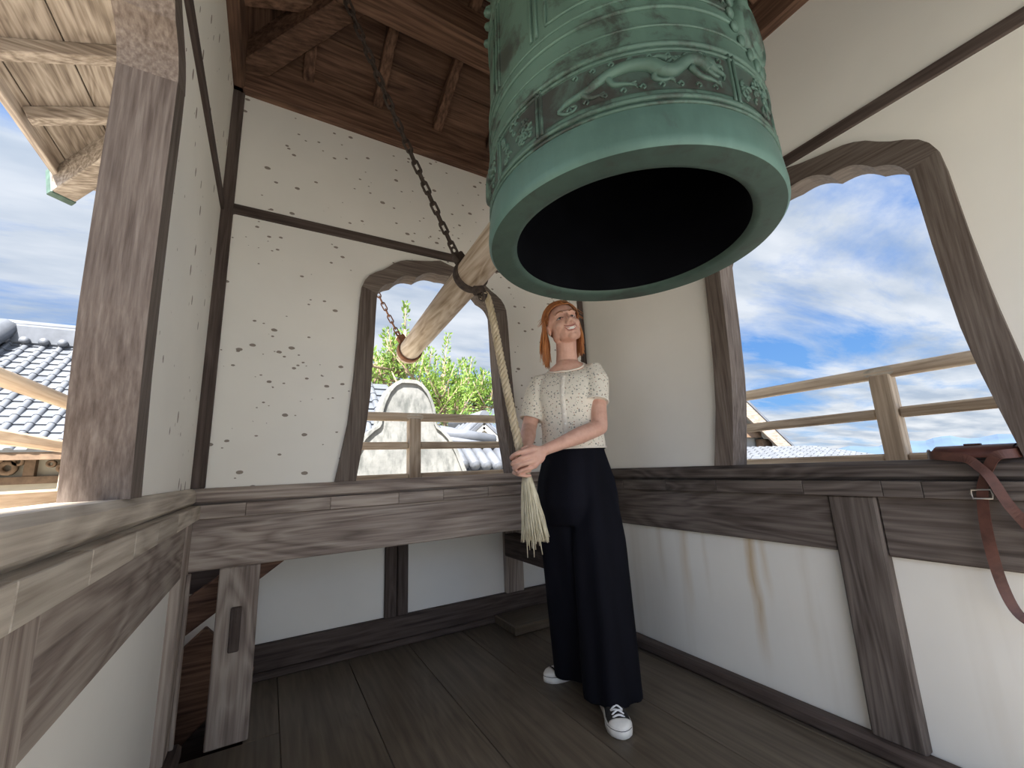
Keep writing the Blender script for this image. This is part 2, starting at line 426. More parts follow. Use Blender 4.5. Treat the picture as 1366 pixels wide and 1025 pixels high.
def mirror(half, c): return [(c + x, z) for x, z in half] + [(c - x, z) for x, z in half[::-1] if x > 1e-6]
JOINTS = {'back': [-.26, -.07, .245, .545, .77, 1.02, 1.30, 1.55, XR], 'right': [YF, -.42, -.2, .06, .31, .52, .62, .86, 1.22, 1.50, 1.80, YB], 'left': [YF, -.3, -.05, .2, .42, .66, .88, 1.12, 1.33, 1.58, 1.82, YB]}
walls = {}
wi = 0
for side in ('left', 'back', 'right'):
    mp, u0, u1, c, ax = SIDES[side]
    mat = {'back': M_PLASTER_B, 'left': M_PLASTER_L, 'right': M_PLASTER}[side]
    wi += 1
    hole = mirror([(.508, .90)] + OUTER + HEAD_OUT, c)
    e0 = 0.07 if side == 'back' else 0.0
    up = MB().plate([(u0 - e0, 0.88), (u1 + e0, 0.88), (u1 + e0, 2.95), (u0 - e0, 2.95)], [hole], mp, 0.0, 0.065)
    w = build('wall_' + side, up, mat); tag(w, kind='structure'); walls[side] = w
    # window: two jambs and a scalloped head, a board frame let into the plaster
    win = build('window_%d' % wi, MB().plate(mirror(HEAD_OUT[:0] + [(.418, 1.895)] + HEAD_OUT, c) + mirror([(.343, 1.865)] + HEAD_IN, c)[::-1], [], mp, -0.022, 0.085), W_FRAME[ax])
    tag(win, kind='structure')
    for s_ in (1, -1):
        build('jamb', MB().plate([(c + s_ * x, z) for x, z in OUTER] + [(c + s_ * x, z) for x, z in INNER[::-1]], [], mp, -0.021, 0.085), W_FRAME['Z'], win)
    # sill, kerb blocks, beam
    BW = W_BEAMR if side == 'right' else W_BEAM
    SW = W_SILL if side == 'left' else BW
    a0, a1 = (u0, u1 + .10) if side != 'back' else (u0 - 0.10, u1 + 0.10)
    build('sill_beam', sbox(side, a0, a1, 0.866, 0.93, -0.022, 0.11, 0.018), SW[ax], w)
    J = JOINTS[side]
    for a, b in zip(J[:-1], J[1:]):
        build('kerb_block', sbox(side, a + .0007, b - .0007, 0.815, 0.8665, -0.042, 0.05, 0.0015), SW[ax], w)
    tz = -0.012
    build('picture_strip', sbox(side, u0, u1, 2.147, 2.195, tz, 0.02, 0.003), W_DARK[ax], w)
    build('wall_plate', sbox(side, u0 - 0.1, u1 + 0.1, Z_TOP, 3.03, -0.045, 0.085, 0.006), W_ROOF[ax], w)
    if side == 'back':
        build('wall_beam', sbox(side, u0 + .012, u1 - .01, 0.622, 0.816, -0.020, 0.06, 0.006), W_BEAM[ax], w)
        for a, b in ((u0, u0 + .046), (u1 - .04, u1)):
            build('corner_strip', sbox(side, a, b, 0.9305, Z_TOP, -0.014, 0.02, 0.003), W_DARK['Z'], w)
    else:
        for a, b in ((u0, c - .07), (c + .07, u1 - .13 if side == 'left' else u1)):
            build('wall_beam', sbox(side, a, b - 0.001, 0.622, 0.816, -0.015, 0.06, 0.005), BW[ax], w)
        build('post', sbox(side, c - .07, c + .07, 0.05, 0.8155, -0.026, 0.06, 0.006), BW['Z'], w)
        low = MB()
        low.plate([(u0, 0.0), (u1 + .01, 0.0), (u1 + .01, 0.64), (u0, 0.64)], [], mp, 0.012, 0.065)
        build('lower_panel', low, M_PLASTER_R if side == 'right' else M_PLASTER, w)
        b = build('baseboard_' + side, sbox(side, u0, u1, 0.0, 0.052, -0.055, 0.012, 0.012), W_DARK[ax]); tag(b, kind='structure')
build('corner_post', sbox('left', 1.945, 2.084, 0.0, 0.8155, -0.02, 0.05, 0.006), W_BEAM['Z'], walls['left'])
build('corner_post_fillet', sbox('left', 2.040, 2.062, 0.0, 0.62, -0.033, -0.02, 0.003), W_BEAM['Z'], walls['left'])
build('corner_strip', sbox('left', YB - .018, YB, 0.9305, Z_TOP, -0.03, 0.02, 0.003), W_DARK['Z'], walls['left'])
# the side behind the photographer stands open: end posts and a top plate; unseen, shaped for the light
wf = build('wall_front', sbox('front', XL - .06, XR + .06, 1.93, 2.95, 0.0, 0.065), M_PLASTER); tag(wf, kind='structure')
build('lintel', sbox('front', XL, XR, 1.85, 1.93, -0.03, 0.09, 0.006), W_BEAM['X'], wf)
build('wall_plate', sbox('front', XL - .1, XR + .1, Z_TOP, 3.03, -0.045, 0.085, 0.006), W_ROOF['X'], wf)
for a, b in ((XL - .06, XL + .03), (XR - .03, XR + .06)):
    build('post', sbox('front', a, b, 0.0, 1.85, -0.0, 0.10, 0.006), W_BEAM['Z'], wf)
ter = build('bounce_terrace', MB().box(-4, 6, -7, YF - .06, -.12, -.012), simple('grey_bounce_stone', (0.31, 0.305, 0.29), .9, 3, .12)); tag(ter, kind='structure')  # unseen stone slab added to bounce sunlight into the room

# ---- recess under the back window, behind the beam
YR = 2.63
wr = build('wall_recess', MB().box(-1.0, 2.4, YR, YR + .06, -1.2, 0.80), M_PLASTER); tag(wr, kind='structure')
build('recess_soffit', MB().box(-0.9, 2.4, 2.12, YR + .06, 0.77, 0.81), W_DARK['X'], wr)
for a, b in ((.622, .690), (.693, .756)):
    build('recess_stud', MB().box(a, b, YR - .028, YR, 0.15, 0.77, .004), W_DARK['Z'], wr)
build('recess_post', MB().box(1.41, 1.545, YR - .04, YR, 0.15, 0.77, .004), W_BEAM['Z'], wr)
build('recess_rail', MB().box(1.40, 1.50, 2.10, YR - .041, 0.385, 0.525, .006), W_DARK['Y'], wr)
bb = build('baseboard_back', MB().box(-.02, 2.3, YR - .035, YR, 0.0, 0.152, .006), W_DARK['X']); tag(bb, kind='structure')
build('baseboard_fillet', MB().box(-.02, 2.3, YR - .060, YR - .036, 0.0, 0.035, .006), W_DARK['X'], bb)
build('recess_side_panel', MB().box(1.80, 1.84, 2.15, YR, 0.0, 0.77), M_PLASTER, wr)
build('recess_ledge', MB().box(1.30, 1.80, 2.30, YR - .062, 0.001, 0.05, .006), W_FLOOR['X'], wr)
# front post of the beam with its wedge slot
po = tag(build('post', MB().box(-.141, -.004, 2.066, 2.15, 0.0, 0.6215, .004), W_BEAM['Z'], walls['back']))
build('wedge', MB().box(-.092, -.056, 2.056, 2.10, 0.315, 0.475, .004), W_DARK['Z'], po)
build('wedge_slot', MB().box(-.0765, -.0715, 2.0545, 2.075, 0.40, 0.465), M_IRON, po)
# stair opening behind the post: inclined stringers, boards, dark well
well = build('stairwell', MB().box(-1.0, -.985, 2.06, 2.7, -1.2, 0.7).box(-1.0, 0.02, 2.06, 2.7, -1.2, -1.18).box(0.005, 0.02, 2.07, 2.62, -1.2, -.032).box(-1.0, -.262, 2.06, 2.068, -1.2, .6).box(-.262, 0.02, 2.055, 2.063, -1.2, -.07), W_DARK['X']); tag(well, kind='structure')
build('stair_stringer', MB().beam((-.62, 2.33, .15), (.36, 2.33, .85), .05, .12, bev=.005), W_ROOF['X'], well)
build('stair_board', MB().beam((-.7, 2.50, -.35), (-.10, 2.50, .20), .04, .30, bev=.005), W_ROOF['X'], well)
build('stair_tread', MB().box(-.45, -.02, 2.09, 2.44, -.22, -.19, .004), W_DARK['X'], well)

build('stair_shade_sheet', MB().box(-.9, -.02, 2.44, 2.46, .47, .765, .004), W_DARK['X'], well)  # dark sheet standing in for shade at the top of the opening
build('pit_shade_sheet', MB().box(-.9, -.0, 2.56, 2.58, -.9, .03, .004), W_DARK['X'], well)  # dark sheet in place of shade low in the well, covers the pale wall
# ---- floor: a slab and its planks
fl = build('floor', MB().box(-.24, XR + .05, YF - .05, 2.05, -.09, -.031).box(0.02, XR + .05, 2.051, YR, -.09, -.031), W_DARK['Y']); tag(fl, kind='structure')
ex = [-.262, .10, .425, .75, 1.08, 1.405, 1.73, 1.85]
for i, (a, b) in enumerate(zip(ex[:-1], ex[1:])):
    m = MB().box(a + .0012, b - .0012, YF - .05, 2.05 if i == 0 else YR, -.03, 0.0, .0016)
    build('floor_plank', m, W_FLOOR['Y'], fl)
build('floor_plank', MB().box(-.02, .0988, 2.0515, YR, -.03, 0.0, .0016), W_FLOOR['Y'], fl)

# ---- roof: underside slopes 0.45, d = distance inside the wall line
SL, ZR = 0.45, 3.0
def roofz(d): return ZR + SL * d
XI0, XI1, YI0, YI1 = -.26, 1.80, -.66, 2.10
DMAX = (XI1 - XI0) / 2
EAVE = -0.82
FRONT_CUT = -0.05
def rp(side, d, u, off=0.0):
    z = roofz(d) + off
    if side == 'back': return (u, YI1 - d, z)
    if side == 'front': return (u, YI0 + d, z)
    if side == 'left': return (XI0 + d, u, z)
    return (XI1 - d, u, z)
def rlim(side, d):
    return (XI0 + d, XI1 - d) if side in ('back', 'front') else (YI0 + max(d, FRONT_CUT), YI1 - d)
shell = MB()
o = 0.055
def corner(d, off): return [(XI0 + d, YI0 + max(d, FRONT_CUT), roofz(d) + off), (XI1 - d, YI0 + max(d, FRONT_CUT), roofz(d) + off), (XI1 - d, YI1 - d, roofz(d) + off), (XI0 + d, YI1 - d, roofz(d) + off)]
def ridge(off): z = roofz(DMAX) + off; return [(CX, YI0 + DMAX, z), (CX, YI1 - DMAX, z)]
for off in (0.03, 0.12):
    k = len(shell.v)
    shell.add(corner(EAVE, off) + ridge(off), [(0, 1, 4), (1, 2, 5, 4), (2, 3, 5), (3, 0, 4, 5)])
shell.add(corner(EAVE, .03) + corner(EAVE, .12), [(0, 1, 5, 4), (1, 2, 6, 5), (2, 3, 7, 6), (3, 0, 4, 7)])
M_TILE = simple('grey_roof_tile', (0.075, 0.082, 0.095), 0.45, 6, 0.25, 0, 0.5)
ceil = build('ceiling', shell, M_TILE, recalc=True); tag(ceil, kind='structure')
seams = [EAVE] + [-.775 + .2 * k for k in range(9)] + [DMAX]
for side in ('back', 'left', 'right', 'front'):
    for a, b in zip(seams[:-1], seams[1:]):
        if b - a < .02 or (side == 'front' and a < FRONT_CUT): continue
        a2, b2 = a + .0025, b - .0025
        la, lb = rlim(side, a2), rlim(side, b2)
        if lb[1] - lb[0] < 0.0: continue
        lo = [rp(side, a2, la[0]), rp(side, a2, la[1]), rp(side, b2, lb[1]), rp(side, b2, lb[0])]
        hi = [(x, y, z + .022) for x, y, z in lo]
        mat = (W_EAVE if b <= 0.06 else W_ROOF)['X' if side in ('back', 'front') else 'Y']
        build('roof_board', MB().add(lo + hi, [(3, 2, 1, 0), (4, 5, 6, 7), (0, 1, 5, 4), (1, 2, 6, 5), (2, 3, 7, 6), (3, 0, 4, 7)]), mat, ceil)
    axis = 'Y' if side in ('back', 'front') else 'X'
    us = [.05 + .35 * k for k in range(-3, 9)] if axis == 'Y' else [2.10 + .352 * k for k in range(-11, 3)]
    for u in us:
        l, h = (XI0, XI1) if axis == 'Y' else (YI0, YI1)
        dm = min(u - l, h - u, DMAX) - .05
        d0 = EAVE + .03 if side != 'front' else 0.0
        if axis == 'X' and u < YI0: continue
        if dm < d0 + .12: continue
        # outside piece and inside piece of one rafter, pale where the weather reaches it
        for da, db, W in ((d0, min(dm, -.02), W_EAVE), (.03, dm, W_ROOF)):
            if db - da < .05: continue
            build('rafter', MB().beam(rp(side, da, u, -.032), rp(side, db, u, -.032), .052, .062, bev=.004), W[axis], ceil)
for sx, sy, X0, Y0 in ((1, -1, XI0, YI1), (-1, -1, XI1, YI1), (1, 1, XI0, YI0), (-1, 1, XI1, YI0)):
    def hp(d, off): return (X0 + sx * d, Y0 + sy * d, roofz(d) + off)
    if sy < 0: build('hip_rafter', MB().beam(hp(EAVE + .02, -.085), hp(-.03, -.085), .10, .16, bev=.006), W_EAVE['X'], ceil)
    build('hip_rafter', MB().beam(hp(.02, -.075), hp(DMAX - .02, -.075), .11, .14, bev=.006), W_ROOF['X'], ceil)
    if sy < 0: build('hip_end_cap', MB().beam(hp(EAVE - .005, -.085), hp(EAVE + .022, -.085), .106, .166, bev=.004), simple('copper_cap' + str(sx) + str(sy), (0.05, 0.085, 0.07), .6, 20, .4), ceil)
for side in ('back', 'left', 'right'):
    l, h = rlim(side, EAVE)
    axis = 'X' if side in ('back', 'front') else 'Y'
    build('fascia', MB().beam(rp(side, EAVE, l - .0, .0), rp(side, EAVE, h + .0, .0), .03, .10, bev=.004), W_BEAM[axis], ceil)
    n = int((h - l) / .115)
    for k in range(n):
        u = l + (k + .5) * (h - l) / n
        if side in ('left', 'back'):
            build('eave_tile', MB().lathe([(.0, 0), (.030, 0), (.043, .004), (.043, .12), (0, .12)], rp(side, EAVE - .05, u, .075), 14, ax=(V3(rp(side, 0, u)) - V3(rp(side, -1, u)))), M_TILE, ceil)
# tie beams across the room carrying bell and chains
build('tie_beam', MB().beam((.12, 1.53, 3.075), (1.43, 1.53, 3.075), .15, .18, bev=.014), W_ROOF['X'], ceil)
build('tie_beam', MB().beam((.03, CY - .01, 3.10), (1.52, CY - .01, 3.10), .17, .24, bev=.012), W_ROOF['X'], ceil)
# ------------------------------------------------------------------ bell
BC = np.array([0.775, 0.70]); BZ = 1.51
bell = thing('temple_bell', 'huge green-patinated bronze bell hanging over the woman', 'bell', (BC[0], BC[1], BZ))
def br(h):      # outside radius at height h above the rim
    pts = [(0, .360), (.02, .3605), (.085, .354), (.10, .350), (.35, .346), (.70, .338), (.95, .322), (1.06, .29), (1.12, .24), (1.15, .16), (1.16, 0.0)]
    for (a, ra), (b, rb) in zip(pts[:-1], pts[1:]):
        if h <= b: return ra + (rb - ra) * (h - a) / (b - a)
    return 0
prof = [(br(h), h) for h in (.10, .12, .2, .35, .5, .7, .85, .95, 1.0, 1.06, 1.09, 1.12, 1.14, 1.15, 1.16)]
bo = (BC[0], BC[1], BZ)
build('body', MB().lathe(prof, bo, 128), M_BRONZE, bell, bo)
build('lip', MB().lathe([(.354, .0), (.360, .007), (.3605, .02), (.357, .06), (.353, .086), (.349, .101)], bo, 128), M_BRONZE_LIP, bell, bo)
build('rim', MB().lathe([(.354, .0), (.305, .0), (.293, .003), (.288, .010)], bo, 128), M_BRONZE_RIM, bell, bo)
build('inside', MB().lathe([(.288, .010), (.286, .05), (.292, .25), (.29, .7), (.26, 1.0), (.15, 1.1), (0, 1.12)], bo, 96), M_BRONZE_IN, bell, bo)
def bp(az, h, out=0.0):
    a = math.radians(az); r = br(h) + out
    return (BC[0] + r * math.cos(a), BC[1] + r * math.sin(a), BZ + h)
def ring(h, r=.004, n=112):
    return MB().tube([bp(360 * k / n, h, .0005) for k in range(n)], r, 8, closed=True)
for h, r in ((.091, .0035), (.106, .0055), (.213, .0035), (.226, .006), (.271, .0028), (.316, .0045), (.345, .003), (.62, .004), (.64, .005), (.94, .006)):
    build('ridge_band', ring(h, r), M_BRONZE, bell)
# four dragon panels between the upright bands, foliage squares under the bands
BANDS = (-85, -175, 95, 5)
def patch(a0, a1, h0, h1, out=.0015, n=22, m=4):
    vs_ = [bp(a0 + (a1 - a0) * i / n, h0 + (h1 - h0) * j / m, out) for j in range(m + 1) for i in range(n + 1)]
    fs = [(j * (n + 1) + i, j * (n + 1) + i + 1, (j + 1) * (n + 1) + i + 1, (j + 1) * (n + 1) + i) for j in range(m) for i in range(n)]
    return MB().add(vs_, fs, True)
def surf(path, rad, out, n=8):
    return [bp(a, h, out) for a, h in path]
def smoothpath(pts, k=6):
    P_ = [V3(p) for p in pts]; P_ = [2 * P_[0] - P_[1]] + P_ + [2 * P_[-1] - P_[-2]]; r = []
    for i in range(1, len(P_) - 2):
        p0, p1, p2, p3 = P_[i - 1:i + 3]
        for j in range(k):
            t = j / k; r.append(.5 * ((2 * p1) + (p2 - p0) * t + (2 * p0 - 5 * p1 + 4 * p2 - p3) * t * t + (3 * p1 - p0 - 3 * p2 + p3) * t ** 3))
    r.append(P_[-2]); return r
def dragon(a0, a1):
    mb = MB(); w = a1 - a0
    def A(t): return a0 + w * t
    def q(pts): return [bp(A(p[0]), p[1], .002) for p in smoothpath(pts, 6)]
    def taper(n, r0, r1, rm=None): return [(r0 + (r1 - r0) * i / (n - 1)) if rm is None else (r0 + (rm - r0) * min(1, 2 * i / (n - 1)) if i < n / 2 else rm + (r1 - rm) * (2 * i / (n - 1) - 1)) for i in range(n)]
    body = q([(.05, .140), (.12, .150), (.22, .155), (.33, .172), (.45, .181), (.56, .176), (.62, .162), (.68, .160), (.74, .176), (.80, .186), (.85, .180), (.89, .168)])
    mb.tube(body, taper(len(body), .004, .0105, .0150), 10)
    tail = q([(.05, .140), (.09, .128), (.14, .126), (.16, .134), (.13, .138)]); mb.tube(tail, taper(len(tail), .004, .002), 8)
    head = q([(.86, .188), (.90, .178), (.945, .170)]); mb.tube(head, taper(len(head), .011, .005, .012), 10)
    jaw = q([(.88, .168), (.92, .160), (.95, .158)]); mb.tube(jaw, taper(len(jaw), .006, .003), 8)
    for horn in ([(.86, .194), (.82, .202), (.79, .200)], [(.88, .193), (.87, .204), (.84, .207)], [(.84, .186), (.79, .19), (.76, .184)], [(.66, .188), (.61, .196), (.56, .190)], [(.92, .178), (.97, .184), (.985, .176)], [(.94, .172), (.985, .164), (.98, .152)]):
        h = q(horn); mb.tube(h, taper(len(h), .0060, .0020), 7)
    for leg in ([(.34, .168), (.37, .150), (.42, .146), (.46, .142)], [(.60, .166), (.58, .148), (.62, .141), (.66, .144)], [(.78, .170), (.83, .152), (.89, .148), (.93, .144)], [(.20, .152), (.24, .139), (.29, .137)]):
        l = q(leg); mb.tube(l, taper(len(l), .007, .003, .005), 8)
        e = leg[-1]
        for c_ in (-.007, 0, .007):
            cl = q([(e[0] - .005, e[1]), (e[0] + .02, e[1] + c_ * .6), (e[0] + .03, e[1] + c_ - .003)]); mb.tube(cl, taper(len(cl), .0028, .001), 6)
    for k in range(12):      # mane streaming behind the head
        t0 = .84 - .012 * k; h = q([(t0, .180 + .0015 * (k % 4)), (t0 - .035, .192 + .003 * math.sin(k * 1.9)), (t0 - .075, .186 + .006 * math.sin(k * 1.3))]); mb.tube(h, taper(len(h), .0040, .0012), 6)
    for k in range(18):      # cloud wisps round the body
        a_ = .10 + .05 * k; h0 = .196 if k % 2 else .131; h = q([(a_, h0), (a_ + .018, h0 + .006), (a_ + .030, h0), (a_ + .018, h0 - .004)]); mb.tube(h, taper(len(h), .0028, .0016), 6)
    for k in range(14):      # crest along the back
        t = .2 + .55 * k / 13; i = int(t * (len(body) - 1)); p = V3(body[i]); mb.tube([p, p + V3((0, 0, .016))], [.004, .0008], 6)
    return mb
for c in BANDS:
    a0, a1 = c - 90 + 14, c - 14
    build('panel_ground', patch(a0, a1, .122, .205), M_BRONZE_PANEL, bell)
    build('dragon_relief', dragon(a0 + 3, a1 - 2), M_BRONZE, bell)
    for az in (a0 - .6, a0 - 2.6, a1 + .6, a1 + 2.6):
        build('panel_edge', MB().tube([bp(az, h, .001) for h in np.linspace(.112, .222, 8)], .0038, 8), M_BRONZE, bell)
    # square with scrolling foliage under each upright band
    build('panel_ground', patch(c - 10.5, c + 10.5, .122, .205, n=10), M_BRONZE_PANEL, bell)
    mb = MB(); rnd = random.Random(int(c) + 400)
    for k in range(26):
        a = c + rnd.uniform(-9, 9); h = rnd.uniform(.13, .198); t0 = rnd.uniform(0, 6.3); r_ = rnd.uniform(.006, .012)
        pth = [bp(a + math.degrees(r_ / .345) * math.cos(t0 + s * .8) * (1 - s * .1), h + r_ * math.sin(t0 + s * .8) * (1 - s * .1), .002) for s in range(7)]
        mb.tube(pth, [.0032, .0035, .0035, .0032, .003, .0026, .002], 6)
    build('foliage_relief', mb, M_BRONZE, bell)
    # upright bands and frames above
    for az in (c - 13, c - 10.5, c + 10.5, c + 13):
        build('upright_ridge', MB().tube([bp(az, h, .001) for h in np.linspace(.36, .93, 16)], .004, 8), M_BRONZE, bell)
    for az0, az1 in ((c + 17, c + 73),):
        pth = [bp(a, .375, .001) for a in np.linspace(az0, az1, 20)] + [bp(az1, h, .001) for h in np.linspace(.39, .60, 8)] + [bp(a, .61, .001) for a in np.linspace(az1, az0, 20)] + [bp(az0, h, .001) for h in np.linspace(.60, .39, 8)]
        build('field_frame', MB().tube(pth, .0035, 8, closed=True), M_BRONZE, bell)
    # bosses in the upper field
    for i in range(4):
        for j in range(4):
            build('boss', MB().lathe([(.013, -.002), (.012, .006), (.009, .016), (.0, .020)], bp(c + 24 + i * 14, .69 + j * .062), 12, ax=V3(bp(c + 24 + i * 14, .69, 1)) - V3(bp(c + 24 + i * 14, .69))), M_BRONZE, bell)
# lotus medallion at the striking place (two, on opposite sides)
for c, hh in ((-79, .345), (101, .345), ):
    ctr = V3(bp(c, hh)); nrm = V3(bp(c, hh, 1)) - ctr; nrm /= np.linalg.norm(nrm)
    side_ = np.cross(V3((0, 0, 1)), nrm); upv = np.cross(nrm, side_)
    med = build('lotus_medallion', MB().lathe([(.074, -.008), (.072, .006), (.064, .010), (.060, .006), (.046, .008), (.043, .013), (.0, .015)], ctr, 40, ax=nrm), M_BRONZE, bell)
    for k in range(16):
        a = 2 * PI * k / 16; rd = side_ * math.cos(a) + upv * math.sin(a); tn = -side_ * math.sin(a) + upv * math.cos(a)
        q = ctr + rd * .083; q = V3([q[0], q[1], q[2]])
        # follow the curved wall
        az = math.degrees(math.atan2(q[1] - BC[1], q[0] - BC[0])); h = q[2] - BZ
        q2 = V3(bp(az, h, .001))
        build('petal', MB().ell(q2, (.017, .013, .007), 10, 6, (rd, tn, nrm)), M_BRONZE, med)
# loop on the crown and hanger up to the tie beam
build('crown_loop', MB().tube([(BC[0] + .10 * math.cos(t), BC[1], BZ + 1.145 + .155 * math.sin(t)) for t in np.linspace(0, PI, 16)], .03, 10), M_BRONZE, bell)
build('hanger', MB().tube([(BC[0], BC[1] - .02, BZ + 1.27), (BC[0], BC[1] - .03, BZ + 1.34), (BC[0], BC[1], BZ + 1.48)], .016, 10), M_IRON, bell)

# ------------------------------------------------------------------ striker log, chains, rope
P0, P1 = V3((.755, 1.12, 1.893)), V3((.772, 2.78, 1.752))
DL = (P1 - P0) / np.linalg.norm(P1 - P0)
log = thing('striker_log', 'pale round wooden log that strikes the bell, iron straps near both ends', 'striker log', tuple(P0))
L_ = np.linalg.norm(P1 - P0)
build('log', MB().lathe([(0, 0), (.066, 0), (.074, .008), (.0735, .5), (.071, 1.2), (.069, L_ - .14), (.073, L_ - .12), (.072, L_ - .05), (.052, L_ - .006), (.04, L_), (0, L_)], P0, 36, ax=DL), W_LOG, log)
def strap(s, mat, name='iron_strap'):
    c = P0 + DL * s
    st = build(name, MB().lathe([(.0725, -.022), (.0815, -.022), (.083, -.018), (.083, .018), (.0815, .022), (.0725, .022), (.0725, -.022)], c, 36, ax=DL), mat, log)
    return c, st
S1 = (1.64 - P0[1]) / DL[1]; S2 = (2.66 - P0[1]) / DL[1]
c1, st1 = strap(S1, M_IRON); c2, st2 = strap(S2, M_RUST)
def lug(c, d, st, mat):
    d = V3(d); d /= np.linalg.norm(d); p = c + d * .079
    build('lug', MB().obox(p + d * .014, (DL, d, np.cross(DL, d)), (.02, .022, .028), .006), mat, st)
    e = p + d * .048; sd = np.cross(DL, d)
    build('lug_ring', MB().tube([e + (d * math.cos(t) + DL * math.sin(t)) * .021 for t in np.linspace(0, 2 * PI, 16)[:-1]], .0055, 8, closed=True), mat, st)
    return e
UPL, UPR = (-.62, 0, .79), (.62, 0, .79)
e1 = lug(c1, UPL, st1, M_IRON); e2 = lug(c1, UPR, st1, M_IRON); e3 = lug(c1, (.25, -.35, -.93), st1, M_IRON)
e4 = lug(c2, UPL, st2, M_RUST); e5 = lug(c2, UPR, st2, M_RUST)
def chain(name, a, b, label, sag=.02, pitch=.048, r=.0058, mat=M_IRON):
    a = V3(a); b = V3(b); n = max(4, int(np.linalg.norm(b - a) / pitch)); t_ = thing(name, label, 'chain', tuple(a), 'iron chains carrying the striker log')
    def pt(s): return a + (b - a) * s + V3((0, 0, -1)) * sag * 4 * s * (1 - s)
    me = None
    for i in range(n):
        p, q = pt(i / n), pt((i + 1) / n); d = q - p; ll = np.linalg.norm(d); d /= ll
        sd = np.cross(d, V3((0.2, .97, .1))); sd /= np.linalg.norm(sd); w = sd if i % 2 == 0 else np.cross(d, sd)
        hl, hw = ll * .5, .0125; mid = (p + q) / 2; path = []
        for k in range(12):
            t = 2 * PI * k / 12; path.append(mid + d * (math.copysign(hl - hw + .006, math.cos(t)) + hw * math.cos(t)) + w * hw * math.sin(t))
        build('chain_link', MB().tube(path, r, 6, closed=True), mat, t_)
    return t_
chain('hanging_chain', e1, (.140, 1.53, 2.985), 'dark iron chain from the log strap up to the ceiling beam at left')
chain('hanging_chain', e2, (1.40, 1.53, 2.985), 'dark iron chain from the log strap rising behind the bell')
def pz(p, s): return p
chain('hanging_chain', e4, (.23, 2.68, 2.83), 'rusty thin chain seen through the back window at the far end of the log', mat=M_RUST, r=.0045)
chain('hanging_chain', e5, (1.31, 2.68, 2.83), 'rusty chain outside the back window on the right of the log', mat=M_RUST, r=.0045)
# rope: plaited, with a loose bunch of fibres below the hands
def ropemat(name, c1_, c2_):
    s = NT(name, .9, .1); n = s.noise(55, s.mapping((1, 1, .25)), 4); s.base(s.ramp(n, [(.3, c1_), (.7, c2_)])); s.bump(n, .5, .004); return s.m
M_ROPE = ropemat('hemp_rope', (.40, .32, .20), (.66, .57, .42))
M_TASSEL = ropemat('rope_fibre', (.50, .45, .31), (.76, .70, .54))
HANDP = PD(697, 611, 1.735)
ropepts = smoothpath([e3, PD(652, 402, 1.80), PD(672, 500, 1.765), PD(690, 585, 1.74), HANDP, PD(702, 634, 1.735)], 10)
rope = thing('bell_rope', 'plaited straw-coloured pull rope running from the log down to her hands', 'rope', tuple(e3))
def strands(path, turns, R_, r_, ph, n=8, mb=None, sgn=1):
    mb = mb or MB(); m = len(path); out = []
    dens = 14
    pts = []
    for i in range(m - 1):
        for j in range(dens): pts.append(path[i] + (path[i + 1] - path[i]) * j / dens)
    pts.append(path[-1]); N_ = len(pts); L = [0]
    for i in range(1, N_): L.append(L[-1] + np.linalg.norm(pts[i] - pts[i - 1]))
    for i in range(N_):
        t = pts[min(i + 1, N_ - 1)] - pts[max(i - 1, 0)]; t /= np.linalg.norm(t)
        n1 = np.cross(t, V3((.3, .9, .1))); n1 /= np.linalg.norm(n1); n2 = np.cross(t, n1)
        a = ph + sgn * 2 * PI * turns * L[i] / L[-1]
        grow = .75 + .25 * min(1, L[i] / (.3 * L[-1]))
        out.append(pts[i] + (n1 * math.cos(a) + n2 * math.sin(a)) * R_ * grow)
    mb.tube(out[::2], r_, n); return mb
for k in range(4):
    build('strand', strands(ropepts, 10, .0100, .0090, k * PI / 2, 7), M_ROPE, rope)
build('binding', MB().tube([e3 + V3((0, 0, -.012)), ropepts[6]], .017, 10), M_IRON, rope)
rt = PD(703, 634, 1.735); tas = MB(); rnd = random.Random(3)
for k in range(260):
    a = rnd.uniform(0, 2 * PI); q = math.sqrt(rnd.random()); ex_ = V3((math.cos(a), math.sin(a), 0)) * q
    ln = rnd.uniform(.30, .325) if rnd.random() > .06 else rnd.uniform(.33, .40)
    p = rt + ex_ * .016; d = V3((.008, 0, 0)); pts = []
    for s in range(7):
        t = s / 6; pts.append(rt + ex_ * (.015 + .042 * t ** .8) + V3((.02 * t, -.01 * t, -ln * .80 * t)) + V3((rnd.gauss(0, .0012), rnd.gauss(0, .0012), 0)))
    tas.tube(pts, [.0030, .0030, .003, .0028, .0026, .0024, .0016], 4, smooth=True)
tag(build('tassel', tas, M_TASSEL, rope, recalc=False), 'loose pale fibres of the rope end', kind='stuff')
